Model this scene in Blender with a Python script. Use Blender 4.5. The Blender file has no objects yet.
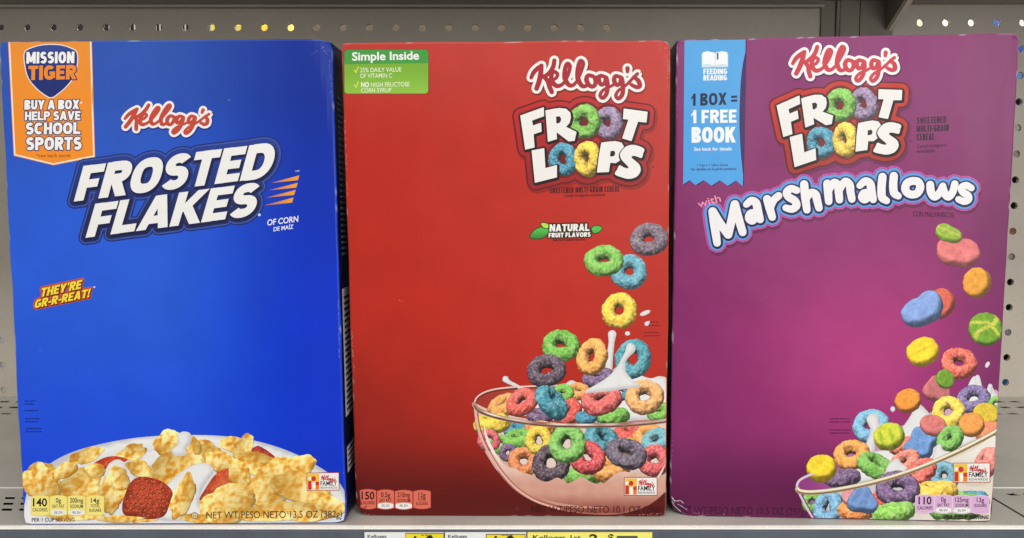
import bpy, math, random
import numpy as np
from mathutils import Vector, Matrix, noise as mnoise
from mathutils.geometry import delaunay_2d_cdt

random.seed(7)
scene = bpy.context.scene
COL = scene.collection


# ------------------------------------------------------------------ basics
def lin(c):
    out = []
    for v in c[:3]:
        v = max(0.0, min(255.0, v)) / 255.0
        out.append(v / 12.92 if v <= 0.04045 else ((v + 0.055) / 1.055) ** 2.4)
    return out


def lin_arr(a):
    a = np.clip(np.asarray(a, float), 0, 255) / 255.0
    return np.where(a <= 0.04045, a / 12.92, ((a + 0.055) / 1.055) ** 2.4)


def link(name, me, mat=None, parent=None):
    o = bpy.data.objects.new(name, me)
    COL.objects.link(o)
    if mat is not None and me is not None:
        me.materials.append(mat)
    if parent is not None:
        o.parent = parent
    return o


def tag(o, label=None, cat=None, group=None, kind=None):
    if label: o['label'] = label
    if cat: o['category'] = cat
    if group: o['group'] = group
    if kind: o['kind'] = kind
    return o


def mesh(name, verts, faces, cols=None):
    me = bpy.data.meshes.new(name)
    me.from_pydata([tuple(v) for v in verts], [], [tuple(f) for f in faces])
    if cols is not None:
        at = me.color_attributes.new('Col', 'FLOAT_COLOR', 'POINT')
        c = np.ones((len(verts), 4), np.float32)
        c[:, :3] = lin_arr(cols)
        at.data.foreach_set('color', c.ravel())
    me.update()
    return me


# ------------------------------------------------------------------ materials
def nt_new(name):
    m = bpy.data.materials.new(name)
    m.use_nodes = True
    nt = m.node_tree
    b = nt.nodes['Principled BSDF']
    return m, nt, b


def print_material(name, rough=0.4, spec=0.45, wav=0.25):
    """printed coated board: vertex colour ink, fibre mottling, faint sheet waviness"""
    m, nt, b = nt_new(name)
    N, L = nt.nodes, nt.links
    at = N.new('ShaderNodeAttribute'); at.attribute_name = 'Col'
    tc = N.new('ShaderNodeTexCoord')
    n1 = N.new('ShaderNodeTexNoise'); n1.inputs['Scale'].default_value = 900; n1.inputs['Detail'].default_value = 2
    L.new(tc.outputs['Object'], n1.inputs['Vector'])
    mr = N.new('ShaderNodeMapRange'); mr.inputs['To Min'].default_value = 0.95; mr.inputs['To Max'].default_value = 1.05
    L.new(n1.outputs['Fac'], mr.inputs['Value'])
    mix = N.new('ShaderNodeMix'); mix.data_type = 'RGBA'; mix.blend_type = 'MULTIPLY'; mix.inputs['Factor'].default_value = 1
    L.new(at.outputs['Color'], mix.inputs['A']); L.new(mr.outputs['Result'], mix.inputs['B'])
    n3 = N.new('ShaderNodeTexNoise'); n3.inputs['Scale'].default_value = 75; n3.inputs['Detail'].default_value = 4
    L.new(tc.outputs['Object'], n3.inputs['Vector'])
    m3 = N.new('ShaderNodeMapRange'); m3.inputs['From Min'].default_value = .3; m3.inputs['From Max'].default_value = .7; m3.inputs['To Min'].default_value = 0.98; m3.inputs['To Max'].default_value = 1.02
    L.new(n3.outputs['Fac'], m3.inputs['Value'])
    mx3 = N.new('ShaderNodeMix'); mx3.data_type = 'RGBA'; mx3.blend_type = 'MULTIPLY'; mx3.inputs['Factor'].default_value = 1
    L.new(mix.outputs['Result'], mx3.inputs['A']); L.new(m3.outputs['Result'], mx3.inputs['B'])
    L.new(mx3.outputs['Result'], b.inputs['Base Color'])
    n4 = N.new('ShaderNodeTexNoise'); n4.inputs['Scale'].default_value = 7; n4.inputs['Detail'].default_value = 5
    mp = N.new('ShaderNodeMapping'); mp.inputs['Scale'].default_value = (1.6, 1, .5)
    L.new(tc.outputs['Object'], mp.inputs['Vector']); L.new(mp.outputs['Vector'], n4.inputs['Vector'])
    m4 = N.new('ShaderNodeMapRange'); m4.inputs['From Min'].default_value = .35; m4.inputs['From Max'].default_value = .65
    m4.inputs['To Min'].default_value = rough - .16; m4.inputs['To Max'].default_value = rough + .12
    L.new(n4.outputs['Fac'], m4.inputs['Value']); L.new(m4.outputs['Result'], b.inputs['Roughness'])
    b.inputs['Specular IOR Level'].default_value = spec
    b.inputs['Coat Weight'].default_value = .06 if wav else 0
    b.inputs['Coat Roughness'].default_value = .36
    n2 = N.new('ShaderNodeTexNoise'); n2.inputs['Scale'].default_value = 14; n2.inputs['Detail'].default_value = 3
    L.new(tc.outputs['Object'], n2.inputs['Vector'])
    bp = N.new('ShaderNodeBump'); bp.inputs['Strength'].default_value = wav; bp.inputs['Distance'].default_value = 0.006
    L.new(n2.outputs['Fac'], bp.inputs['Height'])
    L.new(bp.outputs['Normal'], b.inputs['Normal'])
    return m


def metal_paint(name, c, rough=0.45, var=0.12, scale=18, spec=0.4, dirt=0.5):
    m, nt, b = nt_new(name)
    N, L = nt.nodes, nt.links
    tc = N.new('ShaderNodeTexCoord')
    n1 = N.new('ShaderNodeTexNoise'); n1.inputs['Scale'].default_value = scale; n1.inputs['Detail'].default_value = 6
    L.new(tc.outputs['Object'], n1.inputs['Vector'])
    n2 = N.new('ShaderNodeTexNoise'); n2.inputs['Scale'].default_value = 420; n2.inputs['Detail'].default_value = 2
    L.new(tc.outputs['Object'], n2.inputs['Vector'])
    r = N.new('ShaderNodeValToRGB')
    lc = lin(c)
    r.color_ramp.elements[0].position = 0.3; r.color_ramp.elements[1].position = 0.72
    r.color_ramp.elements[0].color = (*[v * (1 - var * 1.4) for v in lc], 1)
    r.color_ramp.elements[1].color = (*[min(1, v * (1 + var)) for v in lc], 1)
    L.new(n1.outputs['Fac'], r.inputs['Fac'])
    mr = N.new('ShaderNodeMapRange'); mr.inputs['To Min'].default_value = 1 - 0.16 * dirt; mr.inputs['To Max'].default_value = 1 + 0.16 * dirt
    L.new(n2.outputs['Fac'], mr.inputs['Value'])
    mix = N.new('ShaderNodeMix'); mix.data_type = 'RGBA'; mix.blend_type = 'MULTIPLY'; mix.inputs['Factor'].default_value = 1
    L.new(r.outputs['Color'], mix.inputs['A']); L.new(mr.outputs['Result'], mix.inputs['B'])
    L.new(mix.outputs['Result'], b.inputs['Base Color'])
    b.inputs['Roughness'].default_value = rough
    b.inputs['Specular IOR Level'].default_value = spec
    bp = N.new('ShaderNodeBump'); bp.inputs['Strength'].default_value = 0.12; bp.inputs['Distance'].default_value = 0.0006
    L.new(n2.outputs['Fac'], bp.inputs['Height']); L.new(bp.outputs['Normal'], b.inputs['Normal'])
    return m


M_PRINT = print_material('printed_board', 0.42, 0.24, 0.20)
M_PAPER = print_material('label_paper', 0.55, 0.3, 0.0)
M_BOARD = metal_paint('pegboard_paint', (196, 187, 174), 0.55, 0.07, 9)
M_DECK = metal_paint('shelf_deck_paint', (198, 194, 186), 0.42, 0.10, 14)
M_LIP = metal_paint('shelf_lip_paint', (246, 244, 238), 0.4, 0.06, 30)
M_RAIL = metal_paint('price_rail_plastic', (92, 97, 108), 0.4, 0.10, 40)
M_POST = metal_paint('upright_paint', (138, 130, 118), 0.5, 0.08, 20)
M_DARK = metal_paint('recess_dark', (40, 38, 36), 0.6, 0.1, 20)
M_STOCK = print_material('stock_colours', 0.6, 0.2, 0.0)


# ------------------------------------------------------------------ 2-D shape helpers (artboard units)
def smooth(pts, closed=False, n=6):
    P = [np.array(p, float) for p in pts]
    out = []
    m = len(P)
    rng = range(m) if closed else range(m - 1)
    for i in rng:
        if closed:
            p0, p1, p2, p3 = P[(i - 1) % m], P[i], P[(i + 1) % m], P[(i + 2) % m]
        else:
            p1, p2 = P[i], P[i + 1]
            p0 = P[i - 1] if i > 0 else 2 * p1 - p2
            p3 = P[i + 2] if i + 2 < m else 2 * p2 - p1
        for k in range(n):
            t = k / n
            out.append(0.5 * ((2 * p1) + (p2 - p0) * t + (2 * p0 - 5 * p1 + 4 * p2 - p3) * t * t + (3 * p1 - p0 - 3 * p2 + p3) * t ** 3))
    if not closed:
        out.append(P[-1])
    return [tuple(p) for p in out]


def capsule(a, b, ra, rb=None, n=7):
    rb = ra if rb is None else rb
    ax, ay = a[:2]; bx, by = b[:2]
    ang = math.atan2(by - ay, bx - ax)
    pts = []
    for k in range(n + 1):
        t = ang + math.pi / 2 + math.pi * k / n
        pts.append((ax + ra * math.cos(t), ay + ra * math.sin(t)))
    for k in range(n + 1):
        t = ang - math.pi / 2 + math.pi * k / n
        pts.append((bx + rb * math.cos(t), by + rb * math.sin(t)))
    return pts


def strokes(lines, r, grow=0.0, n=6, sm=5):
    """round brush strokes; every line a list of (x, y[, radius factor])"""
    out = []
    for ln in lines:
        if len(ln) > 2:
            xy = smooth([p[:2] for p in ln], False, sm)
            f = [p[2] if len(p) > 2 else 1.0 for p in ln]
            fs = np.interp(np.linspace(0, len(ln) - 1, len(xy)), range(len(ln)), f)
        else:
            xy = [p[:2] for p in ln]; fs = [p[2] if len(p) > 2 else 1.0 for p in ln]
        for i in range(len(xy) - 1):
            out.append(capsule(xy[i], xy[i + 1], r * fs[i] + grow, r * fs[i + 1] + grow, n))
    return out


def grow_poly(polys, g, n=6):
    out = list(polys)
    for p in polys:
        for i in range(len(p)):
            out.append(capsule(p[i], p[(i + 1) % len(p)], g, g, n))
    return out


def aff3(src, dst):
    A = np.array([[s[0], s[1], 1] for s in src], float)
    Mx = np.linalg.solve(A, np.array(dst, float))
    return lambda p: tuple(np.array([p[0], p[1], 1.0]) @ Mx) + tuple(p[2:])


def ellipse(cx, cy, rx, ry, rot=0, n=40):
    c, s = math.cos(math.radians(rot)), math.sin(math.radians(rot))
    return [(cx + rx * math.cos(t) * c - ry * math.sin(t) * s, cy + rx * math.cos(t) * s + ry * math.sin(t) * c)
            for t in np.linspace(0, 2 * math.pi, n, endpoint=False)]


def rrect(x0, y0, x1, y1, r, n=5):
    pts = []
    for cx, cy, a in ((x1 - r, y0 + r, -90), (x1 - r, y1 - r, 0), (x0 + r, y1 - r, 90), (x0 + r, y0 + r, 180)):
        for k in range(n + 1):
            t = math.radians(a + 90 * k / n)
            pts.append((cx + r * math.cos(t), cy + r * math.sin(t)))
    return pts


def pip(px, py, poly):
    """vectorised point-in-polygon"""
    r = np.zeros(len(px), bool)
    x = poly[:, 0]; y = poly[:, 1]
    xj = np.roll(x, 1); yj = np.roll(y, 1)
    for i in range(len(x)):
        if y[i] == yj[i]: continue
        c = ((y[i] > py) != (yj[i] > py)) & (px < (xj[i] - x[i]) * (py - y[i]) / (yj[i] - y[i]) + x[i])
        r ^= c
    return r


def union(polys, extra=()):
    vs, fs, arrs = [], [], []
    for p in polys:
        q = []
        for t in p:
            t = (float(t[0]), float(t[1]))
            if not q or abs(t[0] - q[-1][0]) + abs(t[1] - q[-1][1]) > 2e-3: q.append(t)
        while len(q) > 1 and abs(q[0][0] - q[-1][0]) + abs(q[0][1] - q[-1][1]) < 2e-3: q.pop()
        if len(q) < 3: continue
        k = len(vs)
        fs += [(k + i, k + (i + 1) % len(q)) for i in range(len(q))]
        vs += [Vector(t) for t in q]
        arrs.append(np.array(q))
    vs += [Vector((float(x), float(y))) for x, y in extra]
    v, e, f, ov, oe, of = delaunay_2d_cdt(vs, fs, [], 0, 1e-4, False)
    P = np.array([(p.x, p.y) for p in v])
    F = np.array([t[:3] for t in f])
    cen = P[F].mean(1)
    keep = np.zeros(len(F), bool)
    for q in arrs:
        lo, hi = q.min(0), q.max(0)
        idx = np.where(~keep & (cen[:, 0] > lo[0]) & (cen[:, 0] < hi[0]) & (cen[:, 1] > lo[1]) & (cen[:, 1] < hi[1]))[0]
        if len(idx): keep[idx] = pip(cen[idx, 0], cen[idx, 1], q)
    F = F[keep]
    d1 = P[F[:, 1]] - P[F[:, 0]]; d2 = P[F[:, 2]] - P[F[:, 0]]
    neg = d1[:, 0] * d2[:, 1] - d1[:, 1] * d2[:, 0] < 0
    F[neg] = F[neg][:, ::-1]
    used, inv = np.unique(F.ravel(), return_inverse=True)
    return [tuple(p) for p in P[used]], [tuple(int(i) for i in t) for t in inv.reshape(-1, 3)]


# ------------------------------------------------------------------ bold block alphabet (unit height)
def sup(cx, cy, rx, ry, a0, a1, n=14, e=2.5):
    out = []
    for k in range(n + 1):
        t = math.radians(a0 + (a1 - a0) * k / n)
        c, s = math.cos(t), math.sin(t)
        out.append((cx + rx * math.copysign(abs(c) ** (2 / e), c), cy + ry * math.copysign(abs(s) ** (2 / e), s)))
    return out


def glyph(ch, W, r):
    """list of ('p', polygon) or ('r', ribbon centreline)"""
    L_, R_, B_, T_, M_ = r, W - r, r * 0.92, 1 - r * 0.92, 0.52
    V = lambda x, y0=0, y1=1: ('p', [(x - r, y0), (x + r, y0), (x + r, y1), (x - r, y1)])
    rh = r * 0.88
    H = lambda y, x0, x1: ('p', [(x0, y - rh), (x1, y - rh), (x1, y + rh), (x0, y + rh)])
    def D(x0, y0, x1, y1, k=1.0):
        hw = r * k * math.hypot(x1 - x0, y1 - y0) / abs(y1 - y0)
        return ('p', [(x0 - hw, y0), (x0 + hw, y0), (x1 + hw, y1), (x1 - hw, y1)])
    cx, rx = W / 2, W / 2 - r
    if ch == 'A': return [D(r * 1.05, 0, cx - r * .15, 1), D(W - r * 1.05, 0, cx + r * .15, 1), H(0.28, r * 1.6, W - r * 1.6)]
    if ch == 'B': return [V(L_), ('r', [(L_, T_), (cx, T_)] + sup(cx, .75, R_ - cx - .02, .25 - r * .92, 90, -90) + [(L_, .5)]),
                          ('r', [(L_, .5), (cx, .5)] + sup(cx, .25 + r * .04, R_ - cx, .25 - r * .92, 90, -90) + [(L_, B_)])]
    if ch == 'C': return [('r', sup(cx, .5, rx, .5 - r, 42, 318, 26))]
    if ch == 'D': return [V(L_), ('r', [(L_, T_), (cx * .9, T_)] + sup(cx * .9, .5, R_ - cx * .9, .5 - r * .92, 90, -90, 20, 2.2) + [(L_, B_)])]
    if ch == 'E': return [V(L_), H(T_, 0, W), H(.5, 0, W * .9), H(B_, 0, W)]
    if ch == 'F': return [V(L_), H(T_, 0, W), H(.47, 0, W * .88)]
    if ch == 'G': return [('r', sup(cx, .5, rx, .5 - r, 42, 335, 26)), V(R_, .12, .5), H(.46, cx, W)]
    if ch == 'H': return [V(L_), V(R_), H(.5, L_, R_)]
    if ch == 'I': return [V(W / 2)]
    if ch == 'K': return [V(L_), D(L_ + r * .7, .40, W - r * 1.1, 1, .95), D(W - r * 1.05, 0, L_ + r * 1.3, .62, .98)]
    if ch == 'L': return [V(L_), H(B_, 0, W)]
    if ch == 'M': return [V(L_), V(R_), D(cx, .12, L_ + r * .2, 1, .85), D(cx, .12, R_ - r * .2, 1, .85)]
    if ch == 'N': return [V(L_), V(R_), D(R_ - r * .1, 0, L_ + r * .1, 1, .9)]
    if ch == 'O': return [('r', sup(cx, .5, rx, .5 - r, 0, 360, 36))]
    if ch == 'P': return [V(L_), ('r', [(L_, T_), (cx, T_)] + sup(cx, .69, R_ - cx, .31 - r * .92, 90, -90) + [(L_, .38 + r * .92)])]
    if ch == 'R': return [V(L_), ('r', [(L_, T_), (cx, T_)] + sup(cx, .70, R_ - cx, .30 - r * .92, 90, -90) + [(L_, .40 + r * .92)]),
                          D(W - r * .95, 0, cx - r * .1, .48, .98)]
    if ch == 'S':
        ry1, ry2 = (T_ - M_) / 2, (M_ - B_) / 2
        return [('r', sup(cx, T_ - ry1, rx * .94, ry1, 28, 270, 18, 2.2)[:-1] + sup(cx, B_ + ry2, rx, ry2, 90, -152, 18, 2.2))]
    if ch == 'T': return [V(W / 2), H(T_, 0, W)]
    if ch == 'U': return [('r', [(L_, 1), (L_, .4)] + sup(cx, .4, rx, .4 - r, 180, 360, 16) + [(R_, 1)])]
    if ch == 'V': return [D(cx, 0, r, 1), D(cx, 0, W - r, 1)]
    if ch == 'X': return [D(r, 0, W - r, 1), D(W - r, 0, r, 1)]
    if ch == 'Y': return [V(W / 2, 0, .5), D(cx, .36, r, 1), D(cx, .36, W - r, 1)]
    if ch == 'W': return [D(W * .24, 0, r * .9, 1, .85), D(W * .24, 0, W / 2, .86, .85), D(W * .76, 0, W / 2, .86, .85), D(W * .76, 0, W - r * .9, 1, .85)]
    if ch == '1': return [V(W - r), ('p', [(0, .68), (W - r, 1), (W - r, .78), (0, .5)])]
    if ch == '=': return [H(.64, 0, W), H(.32, 0, W)]
    if ch == '-': return [H(.42, 0, W)]
    if ch == "'": return [('p', [(0, 1), (2 * r, 1), (1.5 * r, .66), (.5 * r, .66)])]
    if ch == '!': return [('p', [(0, 1), (2 * r, 1), (1.6 * r, .3), (.4 * r, .3)]), V(r, 0, 2 * r)]
    if ch == '*': return [D(W / 2, .62, W / 2 + .001, 1, .5), H(.81, 0, W)]
    return []


GW = dict(W=.92, I=.0, M=.86, N=.68, O=.70, C=.64, G=.68, D=.68, T=.60, L=.54, E=.54, F=.53, S=.60, A=.72, V=.68, X=.66, Y=.66, K=.68)
GW["'"] = 0; GW['!'] = 0; GW['1'] = .36; GW['='] = .5; GW['-'] = .32; GW['*'] = .3


def block(text, p0, p1, up, r=.13, gap=.07, space=.20, kern=None):
    """pieces of block lettering fitted between two baseline points; returns (pieces, outliner)"""
    p0, p1, up = map(lambda p: np.array(p, float), (p0, p1, up))
    h = np.linalg.norm(up)
    total = np.linalg.norm(p1 - p0) / h
    base = [(2 * r if GW.get(c, .62) == 0 else GW.get(c, .62)) if c != ' ' else space for c in text]
    fixed = gap * (len(text) - 1) + sum(b for b, c in zip(base, text) if c in "I'!")
    var = sum(b for b, c in zip(base, text) if c not in "I'!")
    k = (total - fixed) / var
    d = (p1 - p0) / np.linalg.norm(p1 - p0)
    x = 0.0
    polys, ribs = [], []
    tr = lambda q: tuple(p0 + d * h * q[0] + up * q[1])
    for i, c in enumerate(text):
        w = base[i] if c in "I'!" else base[i] * k
        for kind, pts in glyph(c, w, r):
            if kind == 'p':
                polys.append([tr((x + a, b)) for a, b in pts])
            else:
                P = [np.array(tr((x + a, b))) for a, b in pts]
                # ribbon: quads with shared mitred offsets, measured in glyph space
                G = [np.array((x + a, b)) for a, b in pts]
                off = []
                closed = np.linalg.norm(G[0] - G[-1]) < 1e-6
                for j in range(len(G)):
                    a = G[j - 1] if j > 0 else (G[-2] if closed else None)
                    b = G[j + 1] if j + 1 < len(G) else (G[1] if closed else None)
                    t = np.zeros(2)
                    if a is not None: t += (G[j] - a) / (np.linalg.norm(G[j] - a) + 1e-9)
                    if b is not None: t += (b - G[j]) / (np.linalg.norm(b - G[j]) + 1e-9)
                    t /= np.linalg.norm(t) + 1e-9
                    off.append(np.array((-t[1], t[0])) * r)
                for j in range(len(G) - 1):
                    quad = [G[j] + off[j], G[j] - off[j], G[j + 1] - off[j + 1], G[j + 1] + off[j + 1]]
                    polys.append([tr(q) for q in quad])
                ribs.append((P, r * h))
        x += w + gap
    def outline(g):
        out = []
        quads = [p for p in polys]
        for p in quads:
            out += grow_poly([p], g, 5)
        return out
    return polys, outline


# ------------------------------------------------------------------ a box that carries printed art
class Box:
    DL = 1.8e-5

    def __init__(self, name, a, b, tilt, quad, art, depth, label):
        a, b = np.array(a), np.array(b)
        u = (b - a) / np.linalg.norm(b - a)
        self.w = np.linalg.norm(b - a)
        dep = np.array([-u[1], u[0], 0.0])
        t = math.radians(tilt)
        up = np.array([0, 0, 1]) * math.cos(t) + dep * math.sin(t)
        n = dep * math.cos(t) - np.array([0, 0, 1]) * math.sin(t)
        self.root = bpy.data.objects.new(name, None)
        self.root.empty_display_size = 0.03
        COL.objects.link(self.root)
        mid = (a + b) / 2
        Mx = Matrix(((u[0], n[0], up[0], mid[0]), (u[1], n[1], up[1], mid[1]), (u[2], n[2], up[2], mid[2]), (0, 0, 0, 1)))
        self.root.matrix_world = Mx
        tag(self.root, label, 'cereal box', 'cereal boxes standing on the shelf')
        self.depv = np.array([0, math.cos(t), math.sin(t)]) * depth
        w2 = self.w / 2
        tl, tr = quad
        self.quad = [(-w2, 0.0), (w2, 0.0), (tr[0] - w2, tr[1]), (tl[0] - w2, tl[1])]   # BL BR TR TL
        self.art = art                                                                 # same order
        A, rhs = [], []
        for (x, y), (U, V) in zip(art, self.quad):
            A.append([x, y, 1, 0, 0, 0, -U * x, -U * y]); rhs.append(U)
            A.append([0, 0, 0, x, y, 1, -V * x, -V * y]); rhs.append(V)
        h = np.linalg.solve(np.array(A, float), np.array(rhs, float))
        self.Hm = np.append(h, 1).reshape(3, 3)
        self.Hi = np.linalg.inv(self.Hm)
        self.occ = np.full((400, 400), 2, int)
        self.creases, self.crush = [], []
        self.seed = self.w * 5000 + a[0] * 70

    def P(self, pts):
        p = np.asarray(pts, float)
        q = np.c_[p, np.ones(len(p))] @ self.Hm.T
        return q[:, :2] / q[:, 2:3]

    def A(self, uv):
        p = np.asarray(uv, float)
        q = np.c_[p, np.ones(len(p))] @ self.Hi.T
        return q[:, :2] / q[:, 2:3]

    def warp(self, V):
        """the sheet is not flat: a slight swell, soft ripples, creases and crushed corners (x, y, z local)"""
        V = np.array(V, float)
        u, v = V[:, 0], V[:, 2]
        w2, h = self.w / 2, self.quad[3][1]
        s = np.clip(1 - (u / w2) ** 2, 0, 1); t = np.clip(4 * v * (h - v) / h ** 2, 0, 1)
        front = np.exp(-np.clip(V[:, 1] - .001, 0, 1) / .012)
        y = -.0014 * s * t
        for (u0, v0), (u1, v1), k in self.creases:      # beyond each fold line the board leans back
            d = -((u - u0) * (v1 - v0) - (v - v0) * (u1 - u0)) / math.hypot(u1 - u0, v1 - v0)
            y += k * np.clip(d, 0, .03) * np.clip((v - min(v0, v1) + .01) / .03, 0, 1)
        n1 = np.array([mnoise.noise(Vector((self.seed, z * 22, 3 if x < 0 else 9))) + .5 * mnoise.noise(Vector((self.seed, z * 70, 5))) for x, z in zip(u, v)])
        edge = np.exp(-np.clip(w2 - np.abs(u), 0, 1) / .005)
        V[:, 0] += n1 * .0005 * edge * np.sign(u)
        n2 = np.array([mnoise.noise(Vector((x * 25, self.seed, 1))) for x in u])
        V[:, 2] += n2 * .0005 * np.exp(-np.clip(h - v, 0, 1) / .006)
        V[:, 1] += y * front
        for cu, cv, rad, mag, back in self.crush:
            d = np.hypot(u - cu, v - cv); f = np.clip(1 - d / rad, 0, 1) ** 1.6 * front
            V[:, 0] -= np.sign(cu) * mag * f; V[:, 2] += (mag if cv < .1 else -mag) * f * .7; V[:, 1] += back * f
        return V

    def put(self, name, xy, faces, cols, parent=None, z=None, mat=None):
        uv = self.P(xy)
        (ax, ay), (bx_, by_), (cx_, cy_), (dx_, dy_) = self.quad
        e = .0007
        lo = ax + (dx_ - ax) * uv[:, 1] / dy_; hi = bx_ + (cx_ - bx_) * uv[:, 1] / cy_
        tp = dy_ + (cy_ - dy_) * (uv[:, 0] - dx_) / (cx_ - dx_)
        uv = np.c_[np.clip(uv[:, 0], lo + e, hi - e), np.clip(uv[:, 1], e, tp - e)]
        zz = np.zeros(len(uv)) if z is None else z
        # lie directly on whatever is already printed here, no higher
        cell = ((np.asarray(xy, float) + 60) / 3.0).astype(int).clip(0, 399)
        cells = [cell]
        for f in faces:
            c = cell[list(f)]; lo_, hi_ = c.min(0), c.max(0)
            if (hi_ - lo_).max() > 1:
                gx_, gy_ = np.meshgrid(range(lo_[0], hi_[0] + 1), range(lo_[1], hi_[1] + 1)); cells.append(np.c_[gx_.ravel(), gy_.ravel()])
        cells = np.unique(np.concatenate(cells), axis=0)
        self.lay = int(self.occ[cells[:, 0], cells[:, 1]].max()) + 1
        self.occ[cells[:, 0], cells[:, 1]] = self.lay
        d = self.lay * self.DL + zz * self.DL * 0.9
        V = np.c_[uv[:, 0], -d, uv[:, 1]]
        W_ = self.warp(np.c_[uv[:, 0], 0 * d, uv[:, 1]]); V = np.c_[W_[:, 0], W_[:, 1] - d, W_[:, 2]]
        return link(name, mesh(name, V, faces, cols), mat or M_PRINT, parent or self.root)

    def fill(self, name, polys, col, parent=None, dens=None, holes=None):
        extra = []
        al = np.array([p[:2] for q in polys for p in q])
        dens = dens or (6 if np.ptp(al, axis=0).max() > 8 else None)
        if dens:
            x0, y0 = al.min(0); x1, y1 = al.max(0)
            for j, y in enumerate(np.arange(y0 + dens * .5, y1, dens)):
                for x in np.arange(x0 + dens * (.5 if j % 2 else .25), x1, dens):
                    extra.append((x, y))
        v, f = union(polys, extra)
        v = np.array(v)
        c = np.array([col(x, y) for x, y in v]) if callable(col) else np.tile(np.array(col[:3], float), (len(v), 1))
        return self.put(name, v, [t[::-1] for t in f], c, parent)

    def text(self, name, body, p0, p1, h, col, bold=0.0, slant=0.0, parent=None):
        v, f = font_mesh(body, bold)
        x0, x1 = v[:, 0].min(), v[:, 0].max()
        p0, p1 = np.array(p0, float), np.array(p1, float)
        ln = np.linalg.norm(p1 - p0); d = (p1 - p0) / ln; up = np.array([d[1], -d[0]])
        X = (v[:, 0] - x0) / (x1 - x0) * ln; Y = v[:, 1] / CAP * h
        xy = p0 + np.outer(X + Y * slant, d) + np.outer(Y, up)
        return self.put(name, xy, f, np.tile(np.array(col[:3], float), (len(xy), 1)), parent)

    # --- printed three-dimensional pictures, squashed flat into the print layer
    def grid3(self, name, X, Y, Z, C, cx, cy, wrapu=True, wrapv=True, parent=None):
        nu, nv = X.shape
        zn = (Z - Z.min()) / (np.ptp(Z) + 1e-9)
        xy = np.c_[(cx + X).ravel(), (cy - Y).ravel()]
        faces = []
        for i in range(nu if wrapu else nu - 1):
            for j in range(nv if wrapv else nv - 1):
                a = i * nv + j; b = ((i + 1) % nu) * nv + j
                c = ((i + 1) % nu) * nv + (j + 1) % nv; d = i * nv + (j + 1) % nv
                pa, pb, pc, pd = xy[a], xy[b], xy[c], xy[d]
                area = (pc[0] - pa[0]) * (pd[1] - pb[1]) - (pd[0] - pb[0]) * (pc[1] - pa[1])
                if area < -1e-4: faces.append((a, b, c, d))
                elif area > 1e-4 and not (wrapu and wrapv): pass
        used = sorted({k for f in faces for k in f})
        mp = {k: i for i, k in enumerate(used)}
        return self.put(name, xy[used], [[mp[k] for k in f] for f in faces], C.reshape(-1, 3)[used], parent, zn.ravel()[used])

    def loop(self, cx, cy, rx, ry, rot, col, parent, hole=.42, name='cereal_loop', dim=1.0):
        nu, nv = 120, 44
        hole = hole * .74
        c = rx * (1 - hole) / 2 * 1.02; a = rx - c
        ct = max(.12, min(1, (ry - c) / a)); st = math.sqrt(1 - ct * ct)
        th = np.linspace(0, 2 * np.pi, nu, endpoint=False)[:, None]; ph = np.linspace(0, 2 * np.pi, nv, endpoint=False)[None, :]
        seed = random.uniform(0, 99)
        wob = 1 + .05 * np.sin(2 * th + seed) + .03 * np.sin(3 * th + seed * 2)
        base = np.stack([(a * wob + c * np.cos(ph)) * np.cos(th), (a * wob + c * np.cos(ph)) * np.sin(th), c * np.sin(ph) + 0 * th], -1)
        n0 = np.stack([np.cos(ph) * np.cos(th), np.cos(ph) * np.sin(th), np.sin(ph) + 0 * th], -1)
        f1 = np.zeros((nu, nv)); f2 = np.zeros((nu, nv)); f3 = np.zeros((nu, nv))
        for i in range(nu):
            for j in range(nv):
                p = base[i, j] / rx
                f3[i, j] = mnoise.noise(Vector((p[0] * 11 - seed, p[2] * 11 + 3, p[1] * 11)))
                f1[i, j] = mnoise.noise(Vector((p[0] * 3.4 + seed, p[1] * 3.4, p[2] * 3.4)))
                f2[i, j] = mnoise.noise(Vector((p[0] * 6.1 + p[1] * 2 + seed, p[1] * 6.1 - p[0] * 2 + 7, p[2] * 6.1)))
        Pn = base + n0 * (c * (.15 * f1 + .08 * f2 + .035 * f3))[..., None]
        du = np.roll(Pn, -1, 0) - np.roll(Pn, 1, 0); dv = np.roll(Pn, -1, 1) - np.roll(Pn, 1, 1)
        nn = np.cross(du, dv); nn /= np.linalg.norm(nn, axis=-1, keepdims=True) + 1e-9
        def rotv(Q):
            x, y, z = Q[..., 0], Q[..., 1], Q[..., 2]
            y, z = y * ct + z * st, -y * st + z * ct
            r_ = math.radians(rot); cr, sr = math.cos(r_), math.sin(r_)
            return x * cr - y * sr, x * sr + y * cr, z
        X, Y, Z = rotv(Pn); NX, NY, NZ = rotv(nn)
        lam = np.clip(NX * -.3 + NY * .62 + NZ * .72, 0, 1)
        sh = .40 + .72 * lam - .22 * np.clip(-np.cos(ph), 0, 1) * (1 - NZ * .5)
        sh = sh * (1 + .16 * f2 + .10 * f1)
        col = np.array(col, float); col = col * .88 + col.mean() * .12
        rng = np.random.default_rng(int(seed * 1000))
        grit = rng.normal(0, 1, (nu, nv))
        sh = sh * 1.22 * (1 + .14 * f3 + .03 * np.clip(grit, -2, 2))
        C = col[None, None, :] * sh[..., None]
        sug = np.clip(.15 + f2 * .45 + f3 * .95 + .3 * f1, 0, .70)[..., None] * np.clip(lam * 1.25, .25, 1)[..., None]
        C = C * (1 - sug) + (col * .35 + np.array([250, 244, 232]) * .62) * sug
        return self.grid3(name, X, Y, Z, C * dim, cx, cy, parent=parent)

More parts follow.
